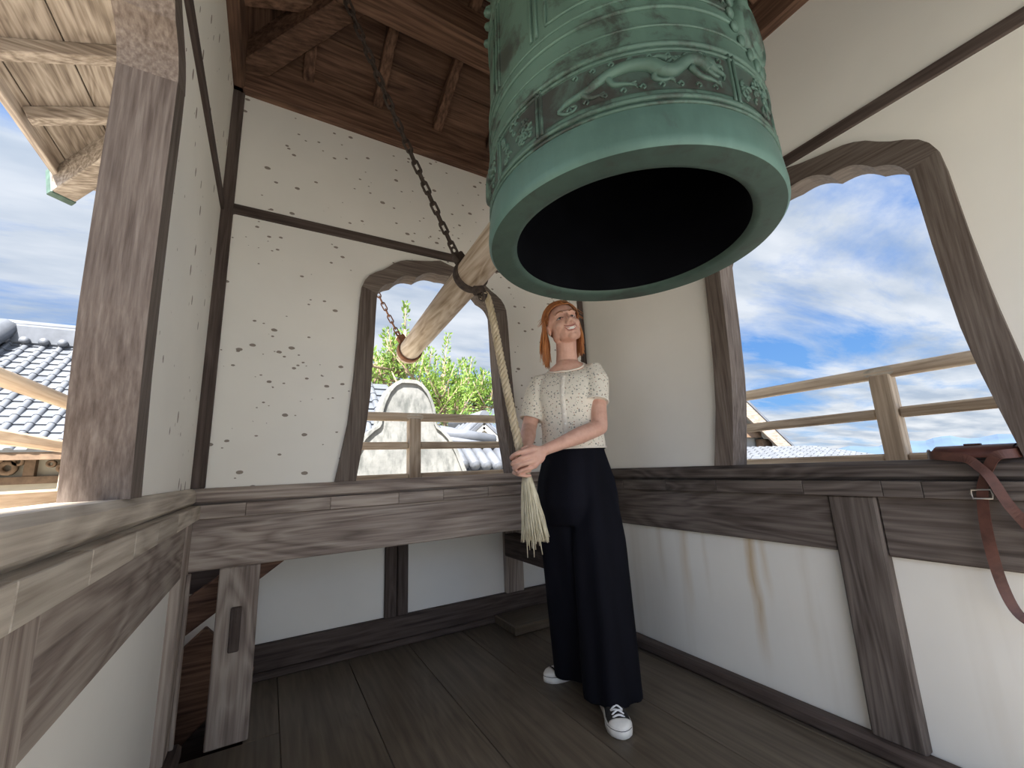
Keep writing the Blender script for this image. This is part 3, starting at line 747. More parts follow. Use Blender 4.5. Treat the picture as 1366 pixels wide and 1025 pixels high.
# ------------------------------------------------------------------ outside
M_GROUND = simple('pale_gravel', (0.38, 0.35, 0.29), .95, 1.2, .2)
g = build('ground', MB().box(-45, 22, -40, 45, -4.4, -4.2), M_GROUND); tag(g, kind='structure')
M_SEA = NT('sea_water', .6, .1); M_SEA.base((0.045, 0.085, 0.135)); M_SEA = M_SEA.m
sea = build('sea', MB().box(20, 16000, -14000, 14000, -62, -60), M_SEA); tag(sea, kind='structure')
M_HILL = simple('haze_blue_hills', (0.040, 0.066, 0.110), 1.0, .002, .15)  # distance haze mixed into the base colour as blue
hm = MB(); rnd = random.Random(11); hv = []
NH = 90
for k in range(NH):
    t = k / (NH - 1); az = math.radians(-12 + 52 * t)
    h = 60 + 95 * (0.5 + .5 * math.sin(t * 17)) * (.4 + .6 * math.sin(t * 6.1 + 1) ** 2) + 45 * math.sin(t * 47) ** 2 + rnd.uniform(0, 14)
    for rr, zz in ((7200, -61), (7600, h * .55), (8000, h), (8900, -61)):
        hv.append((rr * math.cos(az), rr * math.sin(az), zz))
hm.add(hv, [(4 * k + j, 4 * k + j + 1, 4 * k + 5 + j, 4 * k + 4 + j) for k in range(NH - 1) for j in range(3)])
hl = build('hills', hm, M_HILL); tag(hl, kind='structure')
# gallery deck round the room
GW = 0.47
dk = build('gallery_deck', MB().box(XL - GW - .1, XR + GW + .1, YB + .07, YB + GW + .12, .815, .85).box(XL - GW - .1, XL - .075, YF, YB + .07, .815, .85).box(XR + .075, XR + GW + .1, YF, YB + .07, .815, .85), W_RAIL['X']); tag(dk, kind='structure')
def railing(side, label):
    mp, u0, u1, c, ax = SIDES[side]; t = GW; a, b = (u0 - GW + .042, u1 + GW - .042) if side == 'back' else (u0, u1 + GW - .042)
    r = thing('railing', label, 'railing', tuple(mp(c, .85, t)), 'gallery railings outside the windows')
    def rb(u0_, u1_, v, w, h, rad): return MB().tube([mp(u0_, v, t), mp(u1_, v, t)], rad, 14)
    build('top_rail', MB().tube([mp(a, 1.296, t), mp(b, 1.296, t)], .027, 14), W_RAIL[ax], r)
    for p, q in ((a, c - .036), (c + .036, b)):
        build('middle_rail', sbox(side, p, q, 1.098, 1.142, t - .02, t + .02, .012), W_RAIL[ax], r)
        build('bottom_rail', sbox(side, p, q, .875, .952, t - .03, t + .03, .008), W_RAIL[ax], r)
    ps = [c]
    for p in ps:
        build('post', sbox(side, p - .036, p + .036, .85, 1.285, t - .036, t + .036, .005), W_RAIL['Z'], r)
        k = [mp(p + .055 * math.cos(q), 1.296 + .022 * math.sin(q), t - .0262) for q in np.linspace(0, 2 * PI, 20)[:-1]]
        k2 = [mp(p + .055 * math.cos(q), 1.296 + .022 * math.sin(q), t - .020) for q in np.linspace(0, 2 * PI, 20)[:-1]]
        build('tenon_patch', MB().loft([k, k2]), simple('pale_end_grain_' + side, (.55, .50, .43), .8, 30, .25), r)
    return r
railing('back', 'brown wooden railing with centre post outside the back window')
railing('right', 'weathered wooden railing against the sea outside the right window')
railing('left', 'sunlit wooden railing before the tiled hall outside the left window')
for x, y in ((XL - GW, YB + GW), (XR + GW, YB + GW)):
    tag(build('corner_post', MB().box(x - .04, x + .04, y - .04, y + .04, .85, 1.40, .006), W_RAIL['Z']), 'square wooden corner post of the gallery railing at the %s' % ('back left' if x < 0 else 'back right'), 'post')

M_TILE_L = simple('silver_roof_tile', (0.088, 0.095, 0.110), .4, 3, .25, 0, .5)
M_CREAM = simple('cream_wall', (0.34, 0.305, 0.245), .9, 3, .1)
M_WHITE = simple('white_rendered_gable', (0.32, 0.315, 0.30), .9, 3, .08)
M_OLDWOOD = simple('old_brown_timber', (0.13, 0.085, 0.055), .8, 8, .3)
def tile_rows(parent, x0, x1, ye, ze, yr, zr, sp=.27, mat=None, r=.06):
    """roof slope facing -Y, eave (ye, ze), ridge (yr, zr); rows of round tiles run down the slope"""
    n = int((x1 - x0) / sp); L = math.hypot(yr - ye, zr - ze); dy, dz = (yr - ye) / L, (zr - ze) / L; ny, nz = -dz, dy
    pan = MB(); steps = int(L / .24)
    for s in range(steps):
        a, b = s * L / steps, (s + 1) * L / steps
        p = lambda q, h: (ye + dy * q + ny * h, ze + dz * q + nz * h)
        (y0, z0), (y1, z1), (y2, z2) = p(a, .03), p(b, .0), p(a, -.02)
        pan.add([(x0, y0, z0), (x1, y0, z0), (x1, y1, z1), (x0, y1, z1), (x0, y2, z2), (x1, y2, z2)], [(0, 1, 2, 3), (4, 5, 1, 0)])
    build('flat_tiles', pan, mat or M_TILE_L, parent)
    proto = MB(); seg = 7
    for s in range(steps):
        a, b = s * L / steps, (s + 1) * L / steps - .008; ring0, ring1 = [], []
        for k in range(seg + 1):
            t = PI * k / seg
            for lst, q, rr in ((ring0, a, r * 1.08), (ring1, b, r * .95)):
                h = rr * math.sin(t) + .01; lst.append((rr * math.cos(t), ye + dy * q + ny * h, ze + dz * q + nz * h))
        m_ = len(ring0); proto.add(ring0 + ring1, [(k, k + 1, m_ + k + 1, m_ + k) for k in range(seg)], True)
        proto.add(ring0 + [(0, ye + dy * a, ze + dz * a)], [(k, k + 1, m_) for k in range(seg)])
    first = build('round_tile_row', proto, mat or M_TILE_L, parent, origin=(0, ye, ze))
    first.location.x = x0 + sp / 2 - WORG[parent.name][0]
    for i in range(1, n):
        c = first.copy(); COL.objects.link(c); c.parent = parent; c.location = first.location.copy(); c.location.x += i * sp
# big hall beyond the left window
hall = thing('temple_hall', 'tiled temple hall with long grey ridge beyond the left window', 'building', (-5.5, 12.6, -4.2))
tile_rows(hall, -9.5, -1.6, 10.0, 1.56, 13.0, 4.15)
build('back_slope', MB().add([(-9.5, 13, 4.12), (-1.6, 13, 4.12), (-1.6, 16, 1.5), (-9.5, 16, 1.5)], [(0, 1, 2, 3)]), M_TILE, hall)
build('ridge', MB().box(-9.5, -1.6, 12.82, 13.18, 4.05, 4.50, .04), M_TILE_L, hall)
build('ridge_cap', MB().tube([(-9.5, 13, 4.52), (-1.6, 13, 4.52)], .11, 12), M_TILE_L, hall)
for k in range(26):
    build('ridge_disc', MB().lathe([(0, 0), (.07, 0), (.075, .02), (.085, .03), (.085, .12), (0, .12)], (-9.3 + .3 * k, 12.72, 4.12), 14, ax=(0, 1, .0)), M_TILE_L, hall)
build('descending_ridge', MB().tube([(-5.15, 12.9, 4.42), (-5.3, 11.6, 3.25), (-5.4, 10.2, 1.95)], [.20, .19, .2], 10), M_TILE_L, hall)
build('eave_board', MB().box(-9.5, -1.6, 10.02, 10.12, 1.42, 1.55), M_OLDWOOD, hall)
build('soffit', MB().add([(-9.5, 10.1, 1.46), (-1.6, 10.1, 1.46), (-1.6, 11.2, 1.75), (-9.5, 11.2, 1.75)], [(0, 1, 2, 3)]), M_OLDWOOD, hall)
build('wall', MB().box(-9.0, -2.0, 11.0, 15.5, -4.2, 1.75), M_CREAM, hall)
build('wall_beam', MB().box(-9.1, -1.9, 10.86, 11.02, 1.03, 1.16), M_OLDWOOD, hall)
build('lower_beam', MB().box(-9.1, -1.9, 10.9, 11.02, .55, .68), M_OLDWOOD, hall)
for x in (-7.0, -5.3, -3.72, -2.6):
    build('strut', MB().box(x - .07, x + .07, 10.88, 11.02, 1.16, 1.60), M_OLDWOOD, hall)
    cb = MB()
    for k, (dx, dz, rr) in enumerate(((-.62, .10, .10), (-.42, .16, .13), (-.84, .14, .09), (-.55, .30, .07), (-1.0, .22, .07), (-.30, .27, .08))):
        cb.lathe([(rr * .45, 0), (rr, 0), (rr, .07), (rr * .45, .07), (rr * .45, 0)], (x + dx + .15, 10.93, 1.16 + dz), 12, ax=(0, -1, 0))
    build('carved_bracket', cb, M_OLDWOOD, hall)
# grey plastered ridge end standing outside the back window
M_GREY = NT('mossy_grey_plaster', .95, .1)
_n = M_GREY.noise(3.2, None, 8, .7); _n2 = M_GREY.noise(9, M_GREY.mapping((1, 1, .35)), 5, .65)
M_GREY.base(M_GREY.mix(M_GREY.math('MULTIPLY', M_GREY.ramp(_n2, [(.48, (0, 0, 0)), (.66, (1, 1, 1))]), .7), M_GREY.ramp(_n, [(.3, (.105, .108, .105)), (.6, (.19, .19, .182))]), (.055, .06, .057))); M_GREY.bump(_n, .3, .02); M_GREY = M_GREY.m
YS = 5.0
half = [(1.43, 2.085), (1.34, 2.08), (1.27, 2.04), (1.20, 1.96), (1.146, 1.847), (1.112, 1.74), (1.099, 1.66), (1.095, 1.55), (1.07, 1.505), (1.0, 1.46), (.905, 1.37), (.80, 1.19), (.70, .96), (.60, .6), (.5, -1.0)]
xc = 1.44
outl = [(xc + (xc - x), z) for x, z in half[::-1]] + [(x, z) for x, z in half]
slab = thing('ridge_end_slab', 'grey weathered round-topped plaster slab behind the back railing', 'ridge end', (xc, YS, -1.0))
build('slab', MB().plate(outl, [], lambda u, v, t: (u, YS + t, v), 0.0, .32), M_GREY, slab)
sh = [(xc + (u - xc) * .93, v - .045 if v > 1.6 else v - .02) for u, v in outl]
build('raised_rim', MB().plate(outl[1:-1] + sh[1:-1][::-1], [], lambda u, v, t: (u, YS + t, v), -.03, 0.0), M_GREY, slab)
# tiled roofs round it
r1 = thing('tiled_roof', 'steep grey tiled roof left of the grey slab', 'roof', (.2, 7.2, -4.2))
tile_rows(r1, -1.4, 1.95, 6.1, .95, 8.3, 3.0 - .3, sp=.24, mat=M_TILE)
build('wall', MB().box(-1.2, 1.7, 6.5, 8.2, -4.2, 1.0), M_CREAM, r1)
r2 = thing('small_house', 'small tan gabled house with grey tiles right of the slab', 'building', (4.5, 9.6, -4.2))
def gable(parent, xa, za, xl, zl, xr, zr, y0, y1, wallm, rake=.16, trim=M_WHITE, zb=-4.2, over=.25):
    build('gable_wall', MB().plate([(xl + .2, zb), (xr - .2, zb), (xr - .2, zr), (xa, za - .1), (xl + .2, zl)], [], lambda u, v, t: (u, y0 + over + t, v), 0, .1), wallm, parent)
    for (x, z) in ((xl, zl), (xr, zr)):
        build('rake_board', MB().beam((xa, y0, za - rake * .6), (x, y0, z - rake * .6), .06, rake, (0, 0, 1)), trim, parent)
        d = V3((x - xa, 0, z - za)); n_ = 9; ln = np.linalg.norm(d)
        build('roof_slope', MB().add([(xa, y0 - .05, za), (x, y0 - .05, z), (x, y1, z), (xa, y1, za), (xa, y0 - .05, za + .09), (x, y0 - .05, z + .09), (x, y1, z + .09), (xa, y1, za + .09)], [(0, 1, 2, 3), (4, 5, 6, 7), (0, 1, 5, 4), (1, 2, 6, 5), (2, 3, 7, 6), (3, 0, 4, 7)]), M_TILE_L, parent)
        for k in range(5):
            q = V3((xa, y0 + .1 + k * .28, za + .12)); build('tile_row', MB().tube([q, q + d], .06, 8), M_TILE_L, parent)
    build('ridge', MB().tube([(xa, y0 - .08, za + .16), (xa, y1, za + .16)], .14, 10), M_TILE_L, parent)
gable(r2, 4.42, 2.05, 3.2, 1.05, 5.6, 1.05, 9.0, 11.0, simple('tan_gable_boards', (.24, .165, .09), .9, 4, .2), .14)
r3 = thing('tiled_roof', 'low grey tiled ridge with round tile ends right of the slab', 'roof', (3.3, 7.0, -4.2))
build('ridge', MB().tube([(2.55, 7.0, 1.62), (3.65, 7.0, 1.48)], [.13, .11], 10), M_TILE_L, r3)
for k in range(4):
    build('ridge_tile', MB().tube([(2.6, 6.9 + k * .07, 1.50 - k * .02), (3.6, 6.9 + k * .07, 1.36 - k * .02)], .06, 8), M_TILE_L, r3)
for k in range(6):
    x = 2.75 + k * .21; build('round_tile_end', MB().lathe([(0, 0), (.06, 0), (.07, .02), (.095, .025), (.095, .7), (0, .7)], (x, 6.35, 1.02 - k * .015), 14, ax=(.1, 1, .55)), M_TILE_L, r3)
build('slope', MB().add([(2.4, 6.35, .92), (4.2, 6.35, .82), (4.2, 7.1, 1.3), (2.4, 7.1, 1.42)], [(0, 1, 2, 3)]), M_TILE, r3)
build('wall', MB().box(2.5, 4.1, 6.6, 7.6, -4.2, .85), M_CREAM, r3)
# gabled building outside the right window
r4 = thing('gabled_building', 'white gabled building with broad weathered bargeboard beyond the right railing', 'building', (10.0, 8.5, -4.2))
gable(r4, 9.8, 3.95, 6.9, 2.1, 14.55, .95, 7.0, 12.0, M_WHITE, .42, W_EAVE['X'], over=.45)
build('bracket', MB().box(12.1, 12.9, 7.2, 7.4, 1.55, 1.85).box(12.9, 13.4, 7.2, 7.4, 1.2, 1.5), M_OLDWOOD, r4)
tile_rows(r4, 9.5, 15.2, 5.2, .80, 6.9, 1.18, sp=.35, mat=M_TILE, r=.09)
build('porch', MB().box(9.7, 15.0, 5.5, 7.2, -4.2, .8), M_WHITE, r4)
# trees
def leafmat(name, a, b):
    s = NT(name, .6, .3); info = s.noise(2.5, None, 4); n = s.noise(11, None, 3)
    s.base(s.ramp(s.math('ADD', s.math('MULTIPLY', info, .5), s.math('MULTIPLY', n, .5)), [(.35, a), (.65, b)]))
    tr = s.N('ShaderNodeBsdfTranslucent'); tr.inputs[0].default_value = (*[x * 1.0 for x in b], 1)
    mx = s.N('ShaderNodeMixShader'); mx.inputs[0].default_value = .4; out = s.t.nodes['Material Output']
    s.L(s.b.outputs[0], mx.inputs[1]); s.L(tr.outputs[0], mx.inputs[2]); s.L(mx.outputs[0], out.inputs[0]); return s.m
M_LEAF = [leafmat('bright_conifer_leaf', (.06, .13, .02), (.21, .31, .06)), leafmat('dark_conifer_leaf', (.04, .09, .02), (.14, .24, .06)), leafmat('palm_leaf', (.06, .16, .03), (.17, .33, .09))]
M_BARK = simple('grey_bark', (.20, .15, .10), .9, 12, .3)
def tree(name, label, base, top, sprays, seed, mi=0, leaf=.10, per=70):
    """sprays: list of (start, tip, width); a leafy spray follows each branch"""
    rnd = random.Random(seed); base = V3(base); top = V3(top)
    t = thing(name, label, 'tree', tuple(base), 'trees beyond the back window')
    tr = MB().tube([base, (base * .6 + top * .4) + V3((.12, .05, 0)), top], [.16, .11, .04], 8)
    fo = MB()
    for a, b, w in sprays:
        a = V3(a); b = V3(b); d = b - a; L = np.linalg.norm(d); dn = d / L
        s = top * .0 + (base + (top - base) * min(1, max(.15, (a[2] - base[2]) / (top[2] - base[2] + 1e-6)))); tr.tube([s, a, b], [.045, .03, .01], 6)
        n = int(per * L / .8)
        for k in range(n):
            q = rnd.random(); ang = rnd.uniform(0, 2 * PI); rr = w * (1 - .75 * q) * math.sqrt(rnd.random())
            e1_ = np.cross(dn, V3((.2, .1, .97))); e1_ /= np.linalg.norm(e1_) + 1e-9; e2_ = np.cross(dn, e1_)
            p = a + d * q + (e1_ * math.cos(ang) + e2_ * math.sin(ang)) * rr
            o_ = dn * 1.0 + (e1_ * math.cos(ang) + e2_ * math.sin(ang)) * 1.0 + V3((rnd.gauss(0, .4), rnd.gauss(0, .4), .3 + rnd.gauss(0, .4))); o_ /= np.linalg.norm(o_)
            sd = np.cross(o_, V3((rnd.gauss(0, 1), rnd.gauss(0, 1), rnd.gauss(0, 1)))); sd /= np.linalg.norm(sd) + 1e-9
            l = leaf * rnd.uniform(.6, 1.3); wd = l * .22
            fo.add([p, p + o_ * l * .5 + sd * wd, p + o_ * l, p + o_ * l * .5 - sd * wd], [(0, 1, 2, 3)])
    build('trunk_and_branches', tr, M_BARK, t)
    tag(build('foliage', fo, M_LEAF[mi], t, recalc=False), kind='stuff')
    return t
def pix(px, py, Y): return on(px, py, 'Y', Y)
def fan(px0, py0, Y, n, spread, ln, up, seed, w=.28):
    rnd = random.Random(seed); r = []
    for k in range(n):
        a = pix(px0 + rnd.uniform(-spread, spread), py0 + rnd.uniform(-spread * .6, spread * .6), Y + rnd.uniform(-.5, .5))
        r.append((a, a + V3((rnd.gauss(0, .45), rnd.gauss(0, .3), up + rnd.gauss(0, .25))) * ln * rnd.uniform(.7, 1.2), w * rnd.uniform(.7, 1.2)))
    return r
tree('conifer_tree', 'bright green upright conifer directly behind the end of the log', pix(540, 700, 9) * [1, 1, 0] + [0, 0, -4.2], pix(540, 440, 9),
     fan(530, 500, 9, 20, 34, .75, .9, 1) + [(pix(540, 460, 9), pix(541, 405, 9), .13), (pix(556, 520, 9), pix(566, 470, 9), .25)], 21, 0)
tree('conifer_tree', 'tall pointed green conifer between the log and the rope', pix(590, 700, 13) * [1, 1, 0] + [0, 0, -4.2], pix(592, 480, 13),
     fan(585, 545, 13, 24, 28, 1.1, 1.1, 2, .34) + [(pix(588, 520, 13), pix(598, 445, 13), .26), (pix(577, 530, 13), pix(583, 478, 13), .24)], 22, 0, .13)
tree('conifer_tree', 'loose feathery green tree beside the rope in the window', pix(640, 700, 15.5) * [1, 1, 0] + [0, 0, -4.2], pix(640, 500, 15.5),
     fan(632, 530, 15.5, 30, 30, 1.25, .8, 3, .42), 23, 0, .15)
tree('conifer_tree', 'darker green tree at the left edge of the back window', pix(500, 700, 13) * [1, 1, 0] + [0, 0, -4.2], pix(503, 470, 13),
     fan(500, 515, 13, 24, 26, 1.15, .7, 4, .42), 24, 1, .14)
tree('conifer_tree', 'low dark green tree over the small tan house', pix(612, 700, 18) * [1, 1, 0] + [0, 0, -4.2], pix(612, 540, 18),
     fan(612, 565, 18, 26, 30, 1.4, .5, 5, .55), 25, 1, .18)
pt = pix(650, 560, 12.2); ptr = thing('palm_tree', 'small fan palm above the tan house roof', 'tree', (pt[0], pt[1], -4.2))
build('trunk', MB().tube([(pt[0], pt[1], -4.2), tuple(pt)], [.12, .09], 8), M_BARK, ptr)
for k in range(16):
    a = 2 * PI * k / 16; d = V3((math.cos(a), math.sin(a) * .7, .55 + .3 * math.sin(k * 2.3))); mb = MB(); sd = V3((-math.sin(a), math.cos(a), 0)) * .035
    p = [pt + d * s * .62 + V3((0, 0, -.30 * s * s)) for s in np.linspace(0, 1, 6)]; w_ = [.2, .9, 1, .8, .5, .05]
    mb.add([q + sd * w for q, w in zip(p, w_)] + [q - sd * w for q, w in zip(p, w_)], [(i, i + 1, 7 + i, 6 + i) for i in range(5)])
    build('frond', mb, M_LEAF[2], ptr, recalc=False)
# ------------------------------------------------------------------ person
M_SKIN = NT('fair_skin', .5, .35)
_n = M_SKIN.noise(30, None, 4); M_SKIN.base(M_SKIN.ramp(_n, [(.3, (.60, .335, .25)), (.7, (.72, .44, .34))]))
M_SKIN.b.inputs['Subsurface Weight'].default_value = .12; M_SKIN.b.inputs['Subsurface Radius'].default_value = (.012, .005, .003); M_SKIN.b.inputs['Subsurface Scale'].default_value = 1.0; M_SKIN = M_SKIN.m
M_LIP = simple('lip_pink', (.50, .19, .16), .4); M_TEETH = simple('tooth_white', (.82, .79, .73), .3)
M_EYEW = simple('eye_white', (.45, .42, .40), .3); M_IRIS = simple('eye_iris', (.055, .05, .05), .2)
M_BROW = simple('ginger_brow', (.26, .12, .055), .8); M_LASH = simple('dark_lashes', (.05, .03, .025), .8)
def hairmat():
    s = NT('ginger_hair', .42, .5); n = s.noise(60, s.mapping((1, 1, .12)), 4)
    s.base(s.ramp(n, [(.3, (.28, .095, .030)), (.55, (.47, .18, .055)), (.75, (.62, .29, .11))])); return s.m
M_HAIR = hairmat()
def shirtmat():
    s = NT('floral_cream_cotton', .85, .15); base = (.80, .745, .64); c = base
    for sc, th, col, sd in ((60, .25, (.13, .14, .13), 0), (58, .20, (.36, .17, .10), 3), (80, .22, (.27, .31, .22), 7)):
        vo = s.N('ShaderNodeTexVoronoi', feature='F1'); vo.inputs['Scale'].default_value = sc; s.L(s.mapping((1, 1, 1), loc=(sd, sd * .7, sd * .3)), vo.inputs['Vector'])
        wob = s.math('MULTIPLY', s.noise(170, None, 2), .16)
        k = s.math('LESS_THAN', s.math('ADD', vo.outputs['Distance'], wob), th + .05)
        c = s.mix(s.math('MULTIPLY', k, .8), c, col)
    n = s.noise(16, s.mapping((1, 1, .5)), 4); s.base(c); s.bump(n, .35, .012); return s.m
M_SHIRT = shirtmat(); M_SHIRT_EDGE = simple('cream_ribbing', (.80, .75, .66), .9, 60, .08)
def trousermat():
    s = NT('black_navy_cloth', .85, .12); n = s.noise(9, s.mapping((1, 1, .15)), 3); s.base(s.ramp(n, [(.3, (.0035, .0036, .0060)), (.7, (.008, .0082, .0135))])); s.bump(n, .25, .02)
    return s.m
M_TROUSER = trousermat()
FL = V3((.595, -.804, 0)); FF = V3((-.804, -.595, 0)); UP = V3((0, 0, 1))      # her left, her front
def rem(mb, name, vox, smooth_it, mats):
    me = bpy.data.meshes.new(name + '_raw'); me.from_pydata(mb.v, [], mb.f)
    bm = bmesh.new(); bm.from_mesh(me); bmesh.ops.recalc_face_normals(bm, faces=bm.faces); bm.to_mesh(me); bm.free()
    ob = bpy.data.objects.new(name + '_raw', me); COL.objects.link(ob)
    md = ob.modifiers.new('r', 'REMESH'); md.mode = 'VOXEL'; md.voxel_size = vox; md.use_smooth_shade = True
    ms = ob.modifiers.new('s', 'SMOOTH'); ms.factor = .5; ms.iterations = smooth_it
    dg = bpy.context.evaluated_depsgraph_get(); ev = ob.evaluated_get(dg); m2 = bpy.data.meshes.new_from_object(ev)
    va = np.empty(len(m2.vertices) * 3); m2.vertices.foreach_get('co', va); va = va.reshape(-1, 3)
    fs = [tuple(p.vertices) for p in m2.polygons]
    bpy.data.objects.remove(ob); bpy.data.meshes.remove(me); bpy.data.meshes.remove(m2)
    return va, fs
def finish(name, va, fs, mats, parent, fmat=None, origin=None):
    mb = MB(); mb.v = [tuple(p) for p in va]; mb.f = fs; mb.sm = [True] * len(fs); mb.mi = fmat if fmat is not None else [0] * len(fs)
    return build(name, mb, mats, parent, origin, recalc=False)
person = thing('person', 'smiling woman in floral blouse and wide black trousers pulling the bell rope', 'person', (1.22, 1.56, 0))

# --- head frame
_sh = V3((0, 0, -.0))
imr = V3((.867, -.4985, 0)); tow = -UDEP
HY, HP, HR = math.radians(7), math.radians(9), math.radians(-13)
f0 = tow * math.cos(HY) + imr * math.sin(HY); l0 = np.cross(UP, f0)          # her left
hf = f0 * math.cos(HP) + UP * math.sin(HP); hu = UP * math.cos(HP) - f0 * math.sin(HP)
hl = l0 * math.cos(HR) - hu * math.sin(HR); hu = np.cross(hf, hl) * 1.0
if hu[2] < 0: hu = -hu
HC = PD(751, 433.5, 1.975)
HS = 1.04
def H(x, y, z): return HC + (hl * x + hf * y + hu * z) * HS
hax = (hl, hf, hu)
skin = MB()
def hell(c, r, n=24, m=16): skin.ell(H(*c), tuple(q * HS for q in r), n, m, hax)
hell((0, -.012, .028), (.075, .094, .084)); hell((0, .022, -.022), (.062, .066, .078)); hell((0, .040, -.055), (.047, .048, .052))
hell((0, .068, -.093), (.020, .018, .017)); hell((0, .03, -.07), (.050, .05, .035))
for s_ in (1, -1):
    hell((s_ * .036, .054, -.028), (.024, .024, .024)); hell((s_ * .0105, .0935, -.034), (.0085, .009, .0075))
    hell((s_ * .052, .0, -.055), (.014, .035, .03)); hell((s_ * .074, -.008, -.012), (.008, .018, .029)); hell((s_ * .079, -.012, -.004), (.005, .013, .02))
skin.tube([H(0, .084, .012), H(0, .094, -.008), H(0, .104, -.027), H(0, .100, -.034)], [.008 * HS, .0088 * HS, .0108 * HS, .009 * HS], 12)
skin.tube([H(-.05, .062, .022), H(-.025, .080, .024), H(0, .084, .020), H(.025, .080, .024), H(.05, .062, .022)], [.010, .011, .010, .011, .010], 10)
skin.tube([H(-.028, .074, -.052), H(-.014, .086, -.058), H(0, .0905, -.060), H(.014, .086, -.058), H(.028, .074, -.052)], [.005, .0065, .007, .0065, .005], 10)
skin.tube([H(-.024, .072, -.066), H(-.012, .081, -.075), H(0, .0845, -.078), H(.012, .081, -.075), H(.024, .072, -.066)], [.005, .0065, .007, .0065, .005], 10)
# neck, chest
NB = PD(757, 494, 2.015); NT_ = H(0, -.020, -.06)
skin.tube([H(0, -.012, -.03), NT_, (NT_ + NB) / 2 + FF * .004, NB, NB - UP * .07], [.050, .0505, .050, .058, .095], 20)
TC = V3((1.243, 1.577, 0))
def tring(z, a, b, sh=0.0, n=40, drop=0.0, wob=None):
    r = []
    for k in range(n):
        t = 2 * PI * k / n; w = 1 + (wob(t, z) if wob else 0)
        r.append(TC + FL * a * w * math.cos(t) + FF * (b * w * math.sin(t) + sh) + UP * (z - drop * math.sin(t)))
    return r
skin.loft([tring(.80, .12, .09), tring(.86, .15, .105), tring(.95, .135, .095), tring(1.05, .120, .085), tring(1.2, .135, .095, .008), tring(1.32, .140, .088, .0), tring(1.385, .125, .072), tring(1.435, .085, .058), tring(1.46, .05, .045)])
skin.ell(NB - UP * .052 + FF * .030, (.078, .055, .052), 24, 14, (FL, FF, UP))
# arms
shL, elL, wrL = PD(795, 496, 1.935), PD(800, 570, 1.86), PD(727, 600.5, 1.715)
shR, elR, wrR = PD(718, 513, 2.03), PD(705.5, 572, 1.985), PD(701, 601, 1.80)
def armtube(a, e, w):
    m1 = a * .5 + e * .5; m2 = e * .62 + w * .38; m3 = e * .25 + w * .75
    skin.tube([a, m1, e * .96 + m1 * .04, e * .96 + w * .04, m2, m3, w], [.034, .038, .036, .036, .037, .027, .0225], 18)
    skin.ell(e, (.035, .035, .035), 16, 10)
armtube(shL - UP * .012, elL, wrL); armtube(shR - UP * .012, elR, wrR)
# hands clasped round the rope (joints measured in the photo, with their depth)
def finger(pts, r): skin.tube(smoothpath([PD(*p) for p in pts], 4), [r * (1.08 - .28 * k / (4 * (len(pts) - 1))) for k in range(4 * (len(pts) - 1) + 1)], 10)
kn = [(705, 600.5, 1.680), (708, 608, 1.674), (710, 616, 1.677), (712, 623.5, 1.685)]
for k in kn:
    skin.tube([wrL, (wrL * .45 + PD(*k) * .55) + V3((0, 0, 0)), PD(*k)], [.019, .0155, .0115], 12)
skin.ell(PD(715, 609.5, 1.695), (.040, .018, .034), 20, 12, (V3((.82, -.47, .30)), tow, V3((-.26, .15, .95))))
tips = [[(690, 605, 1.676), (682, 611, 1.698), (687, 613.5, 1.722)], [(692, 613, 1.670), (683.5, 619, 1.692), (689, 622, 1.718)], [(694, 620.5, 1.673), (686.5, 626, 1.695), (691, 629, 1.718)], [(697, 627.5, 1.683), (691, 632, 1.702), (695, 634, 1.718)]]
for k, t in zip(kn, tips): finger([k] + t, .0098 if k != kn[3] else .0085)
finger([(719, 601, 1.700), (711, 596.5, 1.700), (702, 597, 1.705), (695, 600.5, 1.705)], .0105)       # left thumb over the top
kr = [(690, 608, 1.785), (690.5, 615, 1.780), (692, 622, 1.778), (694.5, 628.5, 1.780)]
for k in kr: skin.tube([wrR, PD(*k)], [.020, .013], 12)
skin.ell(PD(695, 613, 1.787), (.022, .018, .038), 18, 12, (imr, tow, UP))
for i, k in enumerate(kr):
    finger([k, (685.5, k[1] + 2, 1.752), (692, k[1] + 5, 1.712), (702, k[1] + 6.5, 1.708), (708, k[1] + 6, 1.722)], .0092 if i < 3 else .0082)
finger([(701, 603, 1.79), (703, 600, 1.765), (701, 602, 1.735), (695, 606, 1.715)], .0102)
# legs under the cloth
AL, AR = V3((1.235, 1.435, .10)), V3((1.31, 1.745, .10))
for s_, A_ in ((1, AL), (-1, AR)):
    hip = TC + FL * s_ * .085 + UP * .82; kne = (hip + A_) / 2 + FF * .03
    skin.tube([hip, kne * .5 + hip * .5, kne, kne * .5 + A_ * .5, A_, A_ - UP * .04], [.085, .072, .052, .048, .033, .034], 16)
va, fs = rem(skin, 'body', .0034, 3, None)
# carve eye sockets and mouth in head space
loc = (va - HC) / HS; hx, hy, hz = loc @ hl, loc @ hf, loc @ hu
def dent(cx_, cz_, sx, sz, dep, ymin=.04):
    w = np.exp(-((hx - cx_) / sx) ** 2 - ((hz - cz_) / sz) ** 2) * (hy > ymin) * (np.abs(hz) < .16)
    return w * dep
push = dent(.031, .002, .015, .009, .0085) + dent(-.031, .002, .015, .009, .0085) + dent(0, -.068, .019, .0055, .010) + dent(.0085, -.0385, .003, .0022, .004, .08) + dent(-.0085, -.0385, .003, .0022, .004, .08)
va = va - hf * (push * HS)[:, None]
body = finish('body', va, fs, [M_SKIN], person)
from mathutils.bvhtree import BVHTree
bvh = BVHTree.FromPolygons([Vector(p) for p in va], fs)
def face_at(x, z, out=0.0):
    o_ = Vector(H(x, .25, z)); r = bvh.ray_cast(o_, Vector(-hf)); y = .08 if r[0] is None else ((V3(r[0]) - HC) / HS) @ hf
    return H(x, y + out, z)
